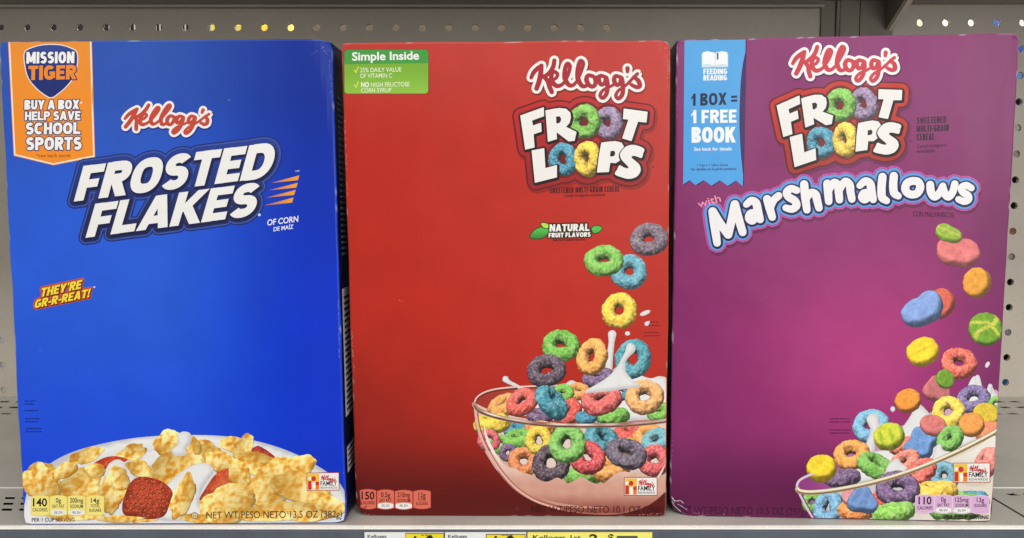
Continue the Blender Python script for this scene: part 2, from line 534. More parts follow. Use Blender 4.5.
    def puck(self, cx, cy, rx, ry, rot, thick, col, parent, shape=None, name='marshmallow', tint=None, dim=1.0):
        nu = 56
        prof = [(0.001, .5), (.09, .5), (.18, .5), (.27, .5), (.36, .5), (.45, .5), (.54, .5), (.63, .5), (.72, .5), (.79, .497), (.85, .485), (.92, .45), (.975, .36), (1.0, .2), (1.01, 0), (1.0, -.2), (.97, -.38), (.9, -.47), (.7, -.5)]
        nv = len(prof)
        ct = max(.15, min(1, ry / rx)); st = math.sqrt(1 - ct * ct)
        th = np.linspace(0, 2 * np.pi, nu, endpoint=False)
        seed = random.uniform(0, 99)
        rr = np.ones(nu) if shape is None else np.array([shape(t) for t in th])
        Pn = np.zeros((nu, nv, 3)); f = np.zeros((nu, nv)); g = np.zeros((nu, nv))
        for i in range(nu):
            for j, (q, zz) in enumerate(prof):
                p = (q * rr[i] * math.cos(th[i]), q * rr[i] * math.sin(th[i]), zz)
                f[i, j] = mnoise.noise(Vector((p[0] * 3 + seed, p[1] * 3, p[2] * 3)))
                g[i, j] = mnoise.noise(Vector((p[0] * 11 + seed, p[1] * 11, p[2] * 11)))
                k = 1 + .05 * f[i, j] + .015 * g[i, j]
                Pn[i, j] = (p[0] * rx * k, p[1] * rx * k, zz * thick * rx * (1 + .1 * f[i, j]))
        du = np.roll(Pn, -1, 0) - np.roll(Pn, 1, 0)
        dv = np.gradient(Pn, axis=1)
        nn = np.cross(dv, du); nn /= np.linalg.norm(nn, axis=-1, keepdims=True) + 1e-9
        nn[:, :2] = (0, 0, 1)
        def rotv(Q):
            x, y, z = Q[..., 0], Q[..., 1], Q[..., 2]
            y, z = y * ct + z * st, -y * st + z * ct
            r_ = math.radians(rot); cr, sr = math.cos(r_), math.sin(r_)
            return x * cr - y * sr, x * sr + y * cr, z
        X, Y, Z = rotv(Pn); NX, NY, NZ = rotv(nn)
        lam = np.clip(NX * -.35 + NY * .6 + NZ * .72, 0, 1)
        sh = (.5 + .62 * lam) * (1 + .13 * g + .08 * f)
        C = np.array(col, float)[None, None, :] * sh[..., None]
        if tint is not None:
            c2, fn = tint
            m = np.array([[fn(Pn[i, j, 0] / rx, Pn[i, j, 1] / rx) for j in range(nv)] for i in range(nu)])[..., None]
            C = C * (1 - m) + np.array(c2, float) * sh[..., None] * m
        # open grid in v: flip orientation so that front faces wind like the loops
        return self.grid3(name, X[:, ::-1], Y[:, ::-1], Z[:, ::-1], C[:, ::-1] * dim, cx, cy, True, False, parent)

    def flake(self, cx, cy, rx, ry, rot, parent, name='corn_flake', tone=1.0):
        nu, nr = 64, 15
        rx, ry = rx * 1.20, ry * 1.20
        seed = random.uniform(0, 99)
        cr, sr = math.cos(math.radians(rot)), math.sin(math.radians(rot))
        xy, cols = [], []
        H = np.zeros((nr + 1, nu)); R0 = np.zeros(nu)
        for i in range(nu):
            t = 2 * math.pi * i / nu
            R0[i] = 1 + .34 * mnoise.noise(Vector((math.cos(t) * 1.3 + seed, math.sin(t) * 1.3, 0))) + .09 * mnoise.noise(Vector((math.cos(t) * 5 + seed, math.sin(t) * 5, 3)))
        P = np.zeros((nr + 1, nu, 2)); F = np.zeros((nr + 1, nu)); G = np.zeros((nr + 1, nu))
        sc = max(rx, ry)
        for k in range(nr + 1):
            for i in range(nu):
                t = 2 * math.pi * i / nu; q = (k / nr) * R0[i]
                x, y = rx * q * math.cos(t), ry * q * math.sin(t)
                P[k, i] = (x * cr - y * sr, x * sr + y * cr)
                v = Vector((x * .82 - y * .57, x * .57 + y * .82, .4 * x)) / 8.5 + Vector((seed, seed * .37, .3))
                v = v + Vector((mnoise.noise(v * 1.7), mnoise.noise(v * 1.7 + Vector((5, 2, 9))), 0)) * .6
                F[k, i] = 1.25 * mnoise.noise(v); G[k, i] = .7 * mnoise.noise(v * 2.9) + .5 * mnoise.noise(v * 6.1)
                H[k, i] = .55 * F[k, i] + .45 * G[k, i] - .55 * (k / nr) ** 5
        gn = lambda x, y: mnoise.noise(Vector((x * .8 + y * .55, y * .8 - x * .55, seed)) / 4.6) + .4 * mnoise.noise(Vector((x, y, seed * 2)) / 2.1)
        gx = np.array([[.9 * (gn(P[k, i, 0] - .9, P[k, i, 1] - .9) - gn(P[k, i, 0] + .9, P[k, i, 1] + .9)) for i in range(nu)] for k in range(nr + 1)])
        curl = random.uniform(0, 6.28)
        gold, frost, brown = np.array([232, 174, 66.]), np.array([250, 229, 160.]), np.array([194, 118, 34.])
        faces = []
        for k in range(nr + 1):
            for i in range(nu):
                f = np.clip(.40 + .9 * F[k, i] - .85 * gx[k, i] + .30 * G[k, i], 0, 1)
                edge = (k / nr)
                f = np.clip(f + .22 * edge * math.cos(2 * math.pi * i / nu - curl) , 0, 1)
                c = gold * (1 - f) + frost * f
                c = c * (1 + .16 * edge * math.cos(2 * math.pi * i / nu - curl))
                d = np.clip(-F[k, i] * .9 + .8 * gx[k, i] - .22, 0, .65)
                c = c * (1 - d) + brown * d
                tt = 2 * math.pi * i / nu + math.radians(rot)
                if edge > .93:
                    lit = math.sin(tt) * -.8 - math.cos(tt) * .4      # artboard y runs down
                    c = c * (1.03 if lit > 0 else .78)
                xy.append((cx + P[k, i, 0], cy + P[k, i, 1])); cols.append(c * tone)
        for k in range(nr):
            for i in range(nu):
                a, b = k * nu + i, k * nu + (i + 1) % nu
                c, d = (k + 1) * nu + (i + 1) % nu, (k + 1) * nu + i
                faces.append((a, b, c, d) if k else (a, c, d))
        return self.put(name, np.array(xy), faces, np.array(cols), parent)

    def berry(self, cx, cy, pts, parent, seeds=True, c0=(178, 62, 44), c1=(120, 34, 26), name='strawberry_piece', hi=(226, 120, 80)):
        poly = smooth(pts, True, 6)
        arr = np.array(poly)
        ex = arr[:, 0].max() - arr[:, 0].min()
        def colf(x, y):
            d = np.sqrt(((arr - (x, y)) ** 2).sum(1)).min() / ex
            f = min(1, d * 5)
            n = mnoise.noise(Vector((x / 2.4, y / 2.4, 3)))
            n2 = mnoise.noise(Vector((x / 7, y / 7, 9)))
            c = np.array(c1) * (1 - f) + np.array(c0) * f
            up = max(0, min(1, .5 + (cy - y) / ex + .6 * n2))
            c = c * (.82 + .3 * up) * (1 + .2 * n)
            if n > .28: c = c * .6 + np.array(hi) * .4
            return c
        o = self.fill(name, [poly], colf, parent, 1.3)
        if seeds:
            pp = []
            for j in range(-6, 7):
                for i in range(-6, 7):
                    x, y = cx + (i + (j % 2) * .5) * 6.0 + random.uniform(-1.2, 1.2), cy + j * 5.0 + random.uniform(-1, 1)
                    if np.sqrt(((arr - (x, y)) ** 2).sum(1)).min() > 2.6 and inside(x, y, poly):
                        pp.append(ellipse(x, y, .75, 1.0, 20, 8))
            if pp: self.fill('berry_seeds', [[(x - .3, y - .5) for x, y in q] for q in grow_poly(pp, .5, 3)], (112, 34, 24), parent); self.fill('berry_seeds', pp, (206, 120, 74), parent)
        return o

    def milk(self, polys, parent, name='milk_splash', c=(238, 238, 238), sh=(186, 184, 190), w=5.0, dens=2.0, light=(-.5, -.8)):
        outl = np.array([p for q in polys for p in q])
        segs = []
        v, f = union(polys)
        from collections import Counter
        cnt = Counter()
        for t in f:
            for i in range(len(t)):
                cnt[tuple(sorted((t[i], t[(i + 1) % len(t)])))] += 1
        bp = []
        for (i, j), k in cnt.items():
            if k == 1:
                a, b = np.array(v[i]), np.array(v[j])
                for s in np.linspace(0, 1, max(2, int(np.linalg.norm(b - a) / 1.0) + 1)): bp.append(a * (1 - s) + b * s)
        bp = np.array(bp)
        def colf(x, y):
            dd = bp - (x, y); d2 = (dd ** 2).sum(1); k = d2.argmin(); d = math.sqrt(d2[k])
            g = max(0, 1 - d / w)
            dirn = dd[k] / (d + 1e-6) if d > 1e-4 else np.zeros(2)
            lit = dirn[0] * light[0] + dirn[1] * light[1]
            s = g * (.55 - .45 * lit) + .12 * mnoise.noise(Vector((x / 12, y / 12, 2)))
            s = max(0, min(1, s))
            return np.array(c) * (1 - s) + np.array(sh) * s
        return self.fill(name, polys, colf, parent, dens)


def inside(x, y, poly):
    r = False
    j = len(poly) - 1
    for i in range(len(poly)):
        xi, yi = poly[i][:2]; xj, yj = poly[j][:2]
        if (yi > y) != (yj > y) and x < (xj - xi) * (y - yi) / (yj - yi + 1e-12) + xi: r = not r
        j = i
    return r


_fc = {}
def font_mesh(body, bold=0.0):
    key = (body, bold)
    if key in _fc: return _fc[key]
    cu = bpy.data.curves.new('lettering', 'FONT')
    cu.body = body; cu.size = 1; cu.offset = bold; cu.fill_mode = 'FRONT'; cu.resolution_u = 4
    ob = bpy.data.objects.new('lettering', cu)
    COL.objects.link(ob)
    bpy.context.view_layer.update()
    me = ob.evaluated_get(bpy.context.evaluated_depsgraph_get()).to_mesh()
    v = np.array([tuple(p.co) for p in me.vertices]); f = [tuple(p.vertices) for p in me.polygons]
    ob.evaluated_get(bpy.context.evaluated_depsgraph_get()).to_mesh_clear()
    bpy.data.objects.remove(ob); bpy.data.curves.remove(cu)
    _fc[key] = (v[:, :2], f)
    return _fc[key]


CAP = font_mesh('H')[0][:, 1].max()


def carton(B, bg, side_col, edge=0.0011, wear=1.0):
    """the folded board itself: front sheet with its background colour, rounded folds, sides, back"""
    q = [np.array(p) for p in B.quad]
    cen = sum(q) / 4
    nx, ny = 64, 92
    verts, cols, faces = [], [], []
    inset = lambda p: p + (cen - p) / np.abs(cen - p).max() * 0   # keep shape
    def bil(s, t):
        return (1 - s) * (1 - t) * q[0] + s * (1 - t) * q[1] + s * t * q[2] + (1 - s) * t * q[3]
    W = np.linalg.norm(q[1] - q[0]); Hh = np.linalg.norm(q[3] - q[0])
    es, et = edge / W, edge / Hh
    S = np.linspace(es, 1 - es, nx); T = np.linspace(et, 1 - et, ny)
    for t in T:
        for s in S:
            p = bil(s, t); verts.append((p[0], 0.0, p[1]))
    A = B.A([(v[0], v[2]) for v in verts])
    for x, y in A: cols.append(bg(x, y))
    for j in range(ny - 1):
        for i in range(nx - 1):
            a = j * nx + i; faces.append((a, a + 1, a + 1 + nx, a + nx))
    # boundary loop, then folds
    bi = [i for i in range(nx)] + [j * nx + nx - 1 for j in range(1, ny)] + [(ny - 1) * nx + i for i in range(nx - 2, -1, -1)] + [j * nx for j in range(ny - 2, 0, -1)]
    bs = [(S[k % nx], T[k // nx]) for k in bi]
    ring = bi
    dep = B.depv
    def add_ring(grow, d, colf):
        r = []
        for k, (s, t) in zip(bi, bs):
            s2 = s if es * 1.01 < s < 1 - es * 1.01 else (s + (-1 if s < .5 else 1) * es * grow)
            t2 = t if et * 1.01 < t < 1 - et * 1.01 else (t + (-1 if t < .5 else 1) * et * grow)
            p = bil(s2, t2)
            dd = dep * d / np.linalg.norm(dep)
            r.append(len(verts)); verts.append((p[0] + dd[0], dd[1], p[1] + dd[2]))
            cols.append(colf(cols[k], s, t))
        return r
    def worn(c, s, t):
        n = mnoise.noise(Vector((s * 60, t * 90, B.w * 999)))
        corner = min(s, 1 - s) < .06 and min(t, 1 - t) < .05
        k = .10 + (.5 if n > .42 else 0) * wear + (.25 if corner and n > -.1 else 0) * wear
        return np.array(c) * (1 - k) + np.array((205, 200, 205)) * k
    def mixs(c, s, t):
        return np.array(c) * .5 + np.array(side_col) * .5
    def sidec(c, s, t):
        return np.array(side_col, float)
    D = np.linalg.norm(dep)
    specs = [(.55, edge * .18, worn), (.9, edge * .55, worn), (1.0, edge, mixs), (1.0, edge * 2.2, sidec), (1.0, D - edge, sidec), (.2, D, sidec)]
    for g, d, cf in specs:
        r2 = add_ring(g, d, cf)
        m = len(ring)
        for i in range(m):
            faces.append((ring[(i + 1) % m], ring[i], r2[i], r2[(i + 1) % m]))
        ring = r2
    faces.append(tuple(ring))
    verts = B.warp(verts)
    return link('carton', mesh('carton', verts, faces, cols), M_PRINT, B.root)


def lerp(a, b, t):
    t = max(0.0, min(1.0, t)); t = t * t * (3 - 2 * t)
    return np.array(a, float) * (1 - t) + np.array(b, float) * t


# ------------------------------------------------------------------ recurring print pieces
SCRIPT = [   # the brand's brush script
    [(146, 268, .8), (178, 232, 1.0), (215, 205, 1.05), (258, 180, .95)],
    [(256, 182, .95), (236, 222, 1.1), (196, 288, 1.15), (152, 345, 1.05)],
    [(366, 142, .95), (340, 185, 1.0), (296, 228, .95), (240, 262, .9)],
    [(240, 256, .95), (256, 290, 1.05), (252, 330, 1.1), (252, 368, 1.0)],
    [(292, 284, .7), (326, 266, .75), (348, 238, .8), (326, 222, .85), (298, 252, 1.0), (286, 296, 1.1), (308, 324, 1.0), (350, 312, .8), (384, 286, .7)],
    [(384, 286, .7), (428, 236, .75), (462, 180, .9), (448, 164, .9), (416, 206, 1.05), (388, 270, 1.15), (398, 316, 1.0), (430, 314, .8), (470, 284, .7)],
    [(470, 284, .7), (520, 226, .75), (566, 160, .9), (552, 142, .9), (512, 198, 1.05), (482, 268, 1.15), (488, 318, 1.0), (516, 320, .85), (544, 298, .7)],
    [(598, 250, .9), (566, 244, .9), (540, 276, 1.1), (544, 316, 1.0), (572, 322, .9), (600, 292, 1.0), (606, 262, .85), (640, 250, .65)],
    [(684, 252, .85), (650, 246, .9), (628, 278, 1.05), (632, 308, .95), (660, 298, .85), (690, 256, .9), (678, 306, 1.05), (646, 368, 1.0), (604, 404, .9), (592, 384, .8), (632, 346, .7), (700, 318, .65), (738, 296, .65)],
    [(794, 252, .85), (760, 246, .9), (738, 278, 1.05), (742, 308, .95), (768, 300, .85), (800, 256, .9), (786, 312, 1.05), (756, 374, 1.0), (716, 406, .9), (704, 386, .8), (740, 348, .7), (806, 312, .65), (850, 280, .65)],
    [(872, 188, 1.0), (862, 212, .8)],
    [(836, 296, .65), (880, 258, .7), (928, 226, .75)],
    [(890, 250, .8), (912, 276, 1.05), (908, 312, 1.05), (880, 322, .95), (850, 306, .8)],
]


def brand(B, dst, red, white_edge=(245, 240, 236), shadow=None):
    T = aff3([(150, 345), (930, 225), (570, 148)], dst)
    s = np.linalg.norm(np.array(dst[1]) - np.array(dst[0])) / 790.0
    L = [[T(p) for p in ln] for ln in SCRIPT]
    if shadow is not None:
        S = [[(p[0] + .6, p[1] + 1.0, p[2]) for p in ln] for ln in L]
        B.fill('brand_shadow', strokes(S, 16 * s, 27 * s), shadow)
    o = B.fill('brand_outline', strokes(L, 16 * s, 23 * s), white_edge)
    B.fill('brand_lettering', strokes(L, 17.5 * s), red, o)
    e = T((958, 214))
    B.fill('registered_mark', [ellipse(e[0], e[1], .8, .8, 0, 10)], tuple(np.array(red) * .6), o)
    return o


def badge(B, x0, y0, x1, y1, col, lines, pill=None, tcol=(40, 30, 25), skew=0.0, rim=None):
    """nutrition keystone with bowed top and bottom; lines = (text, centre y, cap height, width fraction, bold)"""
    n = 10
    sk = lambda x, y: (x, y + skew * (x - x0))
    b = 1.4
    top = [sk(x0 + (x1 - x0) * k / n, y0 + b * (2 * k / n - 1) ** 2) for k in range(n + 1)]
    bot = [sk(x0 + (x1 - x0) * k / n, y1 - b * (2 * k / n - 1) ** 2) for k in range(n, -1, -1)]
    if rim is not None:
        r_ = B.fill('nutrition_badge', grow_poly([top + bot], .55, 4), rim)
        B.fill('badge_face', [top + bot], col, r_)
        o = r_
    else:
        o = B.fill('nutrition_badge', [top + bot], col)
    xc = (x0 + x1) / 2
    if pill:
        py, ptxt = pill
        k = []
        for t in np.linspace(0, 1, 12): k.append(sk(x0 + .6 + (x1 - x0 - 1.2) * t, py + 1.3 * (2 * t - 1) ** 2 - 1.0))
        for t in np.linspace(1, 0, 12): k.append(sk(x0 + .6 + (x1 - x0 - 1.2) * t, y1 - .4 - b * (2 * t - 1) ** 2 - .1))
        B.fill('percent_field', [k], (240, 240, 238), o)
        B.text('badge_lettering', ptxt, sk(xc - 4.2, py + 3.0), sk(xc + 4.2, py + 3.0), 2.3, (60, 60, 60), .01, 0, o)
    for txt, yb, h, wf, bold in lines:
        w = (x1 - x0) * wf / 2
        B.text('badge_lettering', txt, sk(xc - w, yb), sk(xc + w, yb), h, tcol, bold, 0, o)
    return o


def rewards(B, x0, y0, x1, y1, skew=0.0):
    sk = lambda x, y: (x, y + skew * (x - x0))
    R = lambda a, b, c, d: [sk(a, b), sk(c, b), sk(c, d), sk(a, d)]
    w, h = x1 - x0, y1 - y0
    o = B.fill('rewards_badge', [R(x0 - .7, y0 - .7, x1 + .7, y1 + .7)], (170, 48, 50))
    B.fill('badge_face', [R(x0, y0, x1, y1)], (243, 240, 236), o)
    xm = x0 + w * .38
    B.fill('badge_emblem', [R(x0 + .5, y0 + .5, xm, y1 - .5)], (246, 196, 70), o)
    B.fill('badge_emblem', [R(x0 + .5, y0 + h * .45, x0 + w * .13, y1 - .5), R(x0 + w * .25, y0 + h * .5, xm, y0 + h * .72),
                            ellipse(*sk(x0 + w * .2, y0 + h * .32), w * .075, h * .15, 0, 14)], (206, 56, 42), o)
    B.fill('badge_emblem', [[sk(x0 + w * .15, y0 + h * .55), sk(x0 + w * .26, y0 + h * .5), sk(x0 + w * .26, y1 - .5), sk(x0 + w * .17, y1 - .5)],
                            ellipse(*sk(x0 + w * .075, y0 + h * .3), w * .05, h * .1, 0, 12)], (250, 246, 238), o)
    B.fill('badge_emblem', [[sk(x0 + w * .28, y0 + h * .75), sk(xm, y0 + h * .68), sk(xm, y1 - .5), sk(x0 + w * .25, y1 - .5)]], (236, 130, 40), o)
    T = aff3([(150, 345), (930, 225), (570, 148)], [sk(x0 + w * .45, y0 + h * .40), sk(x0 + w * .90, y0 + h * .32), sk(x0 + w * .68, y0 + h * .14)])
    s = w * .45 / 790
    B.fill('badge_brand', strokes([[T(p) for p in ln] for ln in SCRIPT], 22 * s, 0, 3, 2), (200, 40, 50), o)
    B.text('badge_lettering', 'FAMILY', sk(x0 + w * .42, y0 + h * .74), sk(x0 + w * .95, y0 + h * .74), h * .27, (50, 48, 60), .012, 0, o)
    B.text('badge_lettering', 'REWARDS', sk(x0 + w * .42, y0 + h * .93), sk(x0 + w * .95, y0 + h * .93), h * .13, (120, 112, 120), .005, 0, o)
    return o


def fineprint(B, name, x0, x1, ys, col, sk=0.0):
    """print far too small to read in the photograph: rows of tiny word-length marks"""
    pp = []
    rnd = random.Random(int(x0 * 7 + ys[0]))
    for y in ys:
        x = x0
        while x < x1 - 1.2:
            w = rnd.uniform(1.0, 3.2); w = min(w, x1 - x)
            h = rnd.uniform(.42, .6)
            yy = y + sk * (x - x0)
            pp.append([(x, yy - h), (x + w, yy - h), (x + w, yy + h), (x, yy + h)])
            x += w + .55
    return B.fill(name, pp, col)


# =================================================================== BOX 1: blue
B1 = Box('cereal_box', (-.2765, -.0224, 0), (-.0941, -.0203, 0), 1.35, [(-.0050, .2702), (.1774, .2718)],
         [(23.5, 525), (346.5, 523.5), (332, 39), (-1.5, 41)], .058,
         'blue frosted flakes cereal box with orange corner banner, leftmost of the three')


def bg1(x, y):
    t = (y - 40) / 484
    c = lerp((44, 84, 178), (42, 94, 220), t * 2.2) if t < .45 else lerp((42, 94, 220), (26, 72, 228), (t - .45) * 1.8)  # greyer blue towards the top: some gloss sheen is mixed into the print colour
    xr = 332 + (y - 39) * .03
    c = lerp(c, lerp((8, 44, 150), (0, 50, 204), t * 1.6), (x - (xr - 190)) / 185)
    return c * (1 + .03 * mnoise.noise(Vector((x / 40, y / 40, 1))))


B1.creases = [((.0765, .274), (.0905, .19), .16), ((.066, .276), (.094, .232), .05)]
B1.crush = [(.0862, .2718, .007, .0016, .0012), (.0912, 0, .007, .0016, .0010), (-.0912, 0, .005, .0008, .0004), (-.0962, .2702, .005, .0008, .0006)]
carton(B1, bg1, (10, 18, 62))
# banner
ban = [(8.3, 41.2), (92, 40.6), (96, 157.3), (54, 165.4), (13.4, 155.8)]
bo = B1.fill('corner_banner', [ban], (238, 138, 48))
inb = lambda k: [(8.3 + 1.5 * k, 41.6), (92 - 1.5 * k, 41.0), (96 - 1.5 * k, 157.3 - 1.3 * k), (54, 165.4 - 1.5 * k), (13.4 + 1.5 * k, 155.8 - 1.3 * k)]
B1.fill('banner_border', [inb(.35)], (252, 232, 205), bo)
B1.fill('banner_field', [inb(1.35)], lambda x, y: lerp((238, 146, 52), (246, 146, 44), (y - 40) / 110), bo, 8)
sh = smooth([(25, 53), (31, 48.5), (41, 45.6), (51, 44.8), (62, 45.6), (71, 48.5), (77, 53), (77, 66), (73, 78), (66, 87), (59, 93), (51.5, 97.5), (43, 93), (36, 87), (29, 78), (25.6, 66)], True, 4)
B1.fill('shield_emblem', grow_poly([sh], .9, 4), (240, 236, 232), bo)
B1.fill('shield_emblem', [sh], lambda x, y: lerp((52, 74, 150), (32, 48, 118), (y - 44) / 40), bo, 3)
def blk(B, txt, p0, p1, up, r, col, out, og, parent, name='lettering', gap=.07, extra=None):
    pl, ol = block(txt, p0, p1, up, r, gap)
    if out is not None:
        B.fill(name + '_outline', ol(og), out, parent)
    return B.fill(name, pl, col, parent)
blk(B1, 'MISSION', (26.6, 63.6), (74.6, 63.2), (.2, -11.6), .12, (244, 243, 244), (38, 48, 112), .8, bo, 'slogan_lettering')
blk(B1, 'TIGER', (28.6, 80.2), (76.6, 79.4), (.2, -14.4), .13, (240, 140, 50), (38, 48, 112), .9, bo, 'slogan_lettering')
for tx, a, b, h in (('BUY A BOX', (24.6, 109.6), (79.6, 109.2), 9.4), ('HELP SAVE', (25.2, 120.4), (81.0, 120.0), 8.8),
                    ('SCHOOL', (26.0, 134.6), (81.2, 134.2), 11.8), ('SPORTS', (26.4, 150.2), (82.4, 149.8), 12.8)):
    blk(B1, tx, a, b, (.3, -h), .125, (246, 244, 244), (58, 58, 98), .9, bo, 'slogan_lettering')
B1.text('slogan_lettering', '*see back panel', (36.8, 157.2), (71, 157.0), 3.2, (150, 66, 24), .004, 0, bo)
B1.text('slogan_lettering', '*', (80.8, 105.5), (83, 105.5), 3.6, (246, 244, 244), .02, 0, bo)

g1 = lambda X, Y: (110 + X / 9.31, 90 + Y / 9.31)
brand(B1, [g1(150, 345), g1(930, 225), g1(570, 148)], (196, 74, 58), (246, 238, 238), (24, 48, 140))

# title
PL1, OL1 = block('FROSTED', (74.8, 201.6), (269.6, 177.6), (9.6, -35.6), .132, .050)
PL2, OL2 = block('FLAKES', (86.6, 237.8), (254.0, 215.8), (9.8, -34.0), .132, .045)
plate = OL1(7.2) + OL2(7.2)
B1.fill('title_outline', plate, (30, 44, 110))
o_t = B1.fill('title_outline', OL1(6.0) + OL2(6.0), (62, 88, 172))
B1.fill('title_outline', OL1(4.6) + OL2(4.6), lambda x, y: lerp((40, 62, 146), (36, 42, 84), (y - 150) / 80), o_t, 6)
B1.fill('title_shadow', [[(x + 1.2, y + 1.6) for x, y in p] for p in OL1(1.3) + OL2(1.3)], (24, 30, 74), o_t)
B1.fill('title_lettering', PL1, (240, 239, 238), o_t)
B1.fill('title_lettering', PL2, (240, 239, 238), o_t)
q1 = lambda X, Y: (170 + X / 4.486, 130 + Y / 4.486)
for tri in ([(455, 238), (582, 204), (575, 226)], [(447, 271), (575, 237), (568, 259)], [(434, 304), (566, 269), (558, 292)], [(426, 339), (556, 303), (550, 326)]):
    B1.fill('streak_mark', [[q1(*p) for p in tri]], lambda x, y: lerp((196, 120, 90), (244, 160, 50), (x - 268) / 28), None, 3)
B1.text('trade_mark', 'TM', q1(563, 191), q1(582, 187), 1.6, (225, 230, 245))
B1.fill('registered_mark', [ellipse(*q1(404, 381), 1.4, 1.4, 0, 14)], (210, 220, 245))
B1.text('subtitle_lettering', 'OF CORN', (267.6, 225.6), (298.4, 221.6), 5.6, (240, 242, 248), .018, .2)
B1.text('subtitle_lettering', 'DE MAÍZ', (274, 231.4), (293.6, 228.6), 4.0, (235, 238, 246), .016, .2)
PA, OA = block("THEY'RE", (40.6, 297.2), (81.6, 288.6), (2.0, -9.0), .12, .07)
PB, OB = block('GR-R-REAT!', (34.6, 308.4), (90.2, 297.0), (1.8, -8.6), .12, .07)
oc = B1.fill('slogan_outline', OA(2.0) + OB(2.0), (196, 84, 44))
B1.fill('slogan_outline', [[(x + .7, y + .7) for x, y in p] for p in OA(.6) + OB(.6)], (112, 34, 30), oc)
B1.fill('slogan_lettering', PA + PB, lambda x, y: (250, 224, 66), oc)
B1.fill('registered_mark', [ellipse(95.4, 287, 1.0, 1.0, 0, 12)], (210, 220, 245))
fineprint(B1, 'small_print', 25, 36, (401, 404), (22, 34, 110))
fineprint(B1, 'small_print', 25, 39, (410.5,), (22, 34, 110))
fineprint(B1, 'small_print', 25.5, 40, (418.6, 421.6), (22, 34, 110))
fineprint(B1, 'small_print', 26, 42, (428.6, 431.6), (22, 34, 110))

# bowl of flakes
rim = smooth([(24.3, 506), (27, 492), (34, 478), (48, 465), (70, 453), (100, 444), (140, 437), (185, 434.5), (228, 436), (262, 442), (294, 453), (318, 466), (336, 479), (345.2, 492)], False, 6)
bowlp = rim + [(346.8, 525.5), (22.8, 526.5)]
def bowlc(x, y):
    e = ((x - 186) / 166) ** 2 + ((y - 524) / 89) ** 2
    c = lerp((226, 228, 232), (242, 242, 242), (e - .72) * 4)
    return lerp(c, (196, 200, 208), (e - .96) * 14) * (1 - .05 * max(0, (x - 250) / 100))
bw = B1.fill('bowl_picture', [bowlp], bowlc, None, 4)
for a in ((44, 477, 16, 12, 10), (88, 455, 15, 6, -15), (133, 452, 14, 6.5, -18), (236, 446, 15, 7, 20), (206, 449, 15, 8, 20), (318, 488, 12, 10, 40)):
    B1.flake(*a, bw)
B1.berry(107, 463, [(86, 470), (94, 463), (106, 457), (118, 456), (128, 460), (112, 466), (102, 471), (92, 471)], bw, False, (222, 92, 50), (188, 58, 34))
B1.berry(264, 455, [(252, 449), (258, 445.5), (264, 448), (270, 452), (276, 458), (273, 464), (264, 463), (256, 460), (251, 455)], bw, False, (196, 74, 66), (160, 44, 40))
B1.milk([smooth([(80, 474), (92, 471), (104, 471), (110, 463), (118, 459), (126, 463), (128, 470), (136, 476), (138, 484), (130, 494), (116, 500), (100, 498), (86, 492), (76, 484)], True, 5)], bw)
B1.milk([smooth([(140, 461), (146, 453), (156, 448), (163, 447), (168, 452), (164, 462), (152, 468), (142, 468)], True, 5)], bw)
for a in ((168, 443, 13, 10, -20), (205, 457, 17, 9, -10), (140, 468, 11, 7, 30), (190, 444, 12, 8, 35), (244, 447, 7, 13, 25), (256, 463, 22, 10, 12),
          (82, 488, 21, 16, -25), (112, 494, 12, 16, 10), (42, 483, 17, 15, 20), (50, 503, 16, 7, 0), (74, 515, 22, 5, 0), (176, 472, 23, 17, -38), (150, 516, 20, 5, -8)):
    B1.flake(*a, bw)
for a in ((222, 462, 13, 9, 30), (120, 478, 11, 8, 60), (66, 470, 12, 6, -30), (96, 470, 9, 6, 10)):
    B1.flake(*a, bw)
B1.milk([smooth([(178, 435), (184, 431), (191, 433), (192, 441), (187, 448), (186, 455), (176, 455), (172, 450), (178, 444)], True, 5)], bw)
B1.milk([smooth([(152, 512), (160, 494), (172, 480), (184, 470), (198, 463), (210, 464), (214, 472), (208, 480), (202, 490), (200, 504), (206, 516), (190, 521), (160, 520)], True, 5)], bw)
B1.berry(146, 500, [(130, 484), (138, 477), (150, 477), (164, 482), (173, 492), (170, 504), (164, 516), (150, 519), (134, 517), (124, 514), (123, 502)], bw, True, (194, 76, 50), (150, 48, 32))
B1.berry(226, 482, [(200, 500), (206, 488), (216, 474), (228, 468), (240, 468), (249, 478), (250, 494), (246, 506), (232, 496), (216, 494)], bw, False, (224, 110, 64), (194, 70, 42))
for a in ((183, 497, 9, 20, 25), (284, 474, 24, 15, -18), (262, 493, 21, 14, 5), (302, 488, 26, 13, 14), (240, 474, 9, 15, -20), (226, 505, 26, 17, -18), (300, 512, 28, 8, 4), (262, 514, 26, 7, 0), (332, 506, 12, 9, 20), (200, 518, 16, 4, 0), (120, 519, 18, 3, 0)):
    B1.flake(*a, bw)
YEL = (248, 232, 132)
badge(B1, 31.6, 495.4, 49.0, 515.4, YEL, [('140', 506.0, 7.6, .82, .025), ('CALORIES', 511.2, 3.3, .86, .01)], rim=(238, 214, 100))
badge(B1, 50.6, 495.4, 67.0, 515.4, YEL, [('0g', 502.4, 4.6, .32, .012), ('SAT FAT', 507.6, 3.2, .74, .01)], (510.5, '0% DV'), rim=(238, 214, 100))
badge(B1, 68.4, 495.3, 85.6, 515.3, YEL, [('200mg', 502.4, 4.6, .78, .012), ('SODIUM', 507.6, 3.2, .74, .01)], (510.5, '9% DV'), rim=(238, 214, 100))
badge(B1, 87.2, 495.2, 104.2, 515.2, YEL, [('14g', 502.4, 4.6, .5, .012), ('TOTAL', 507.0, 2.9, .55, .01), ('SUGARS', 511.4, 2.9, .72, .01)], rim=(238, 214, 100))
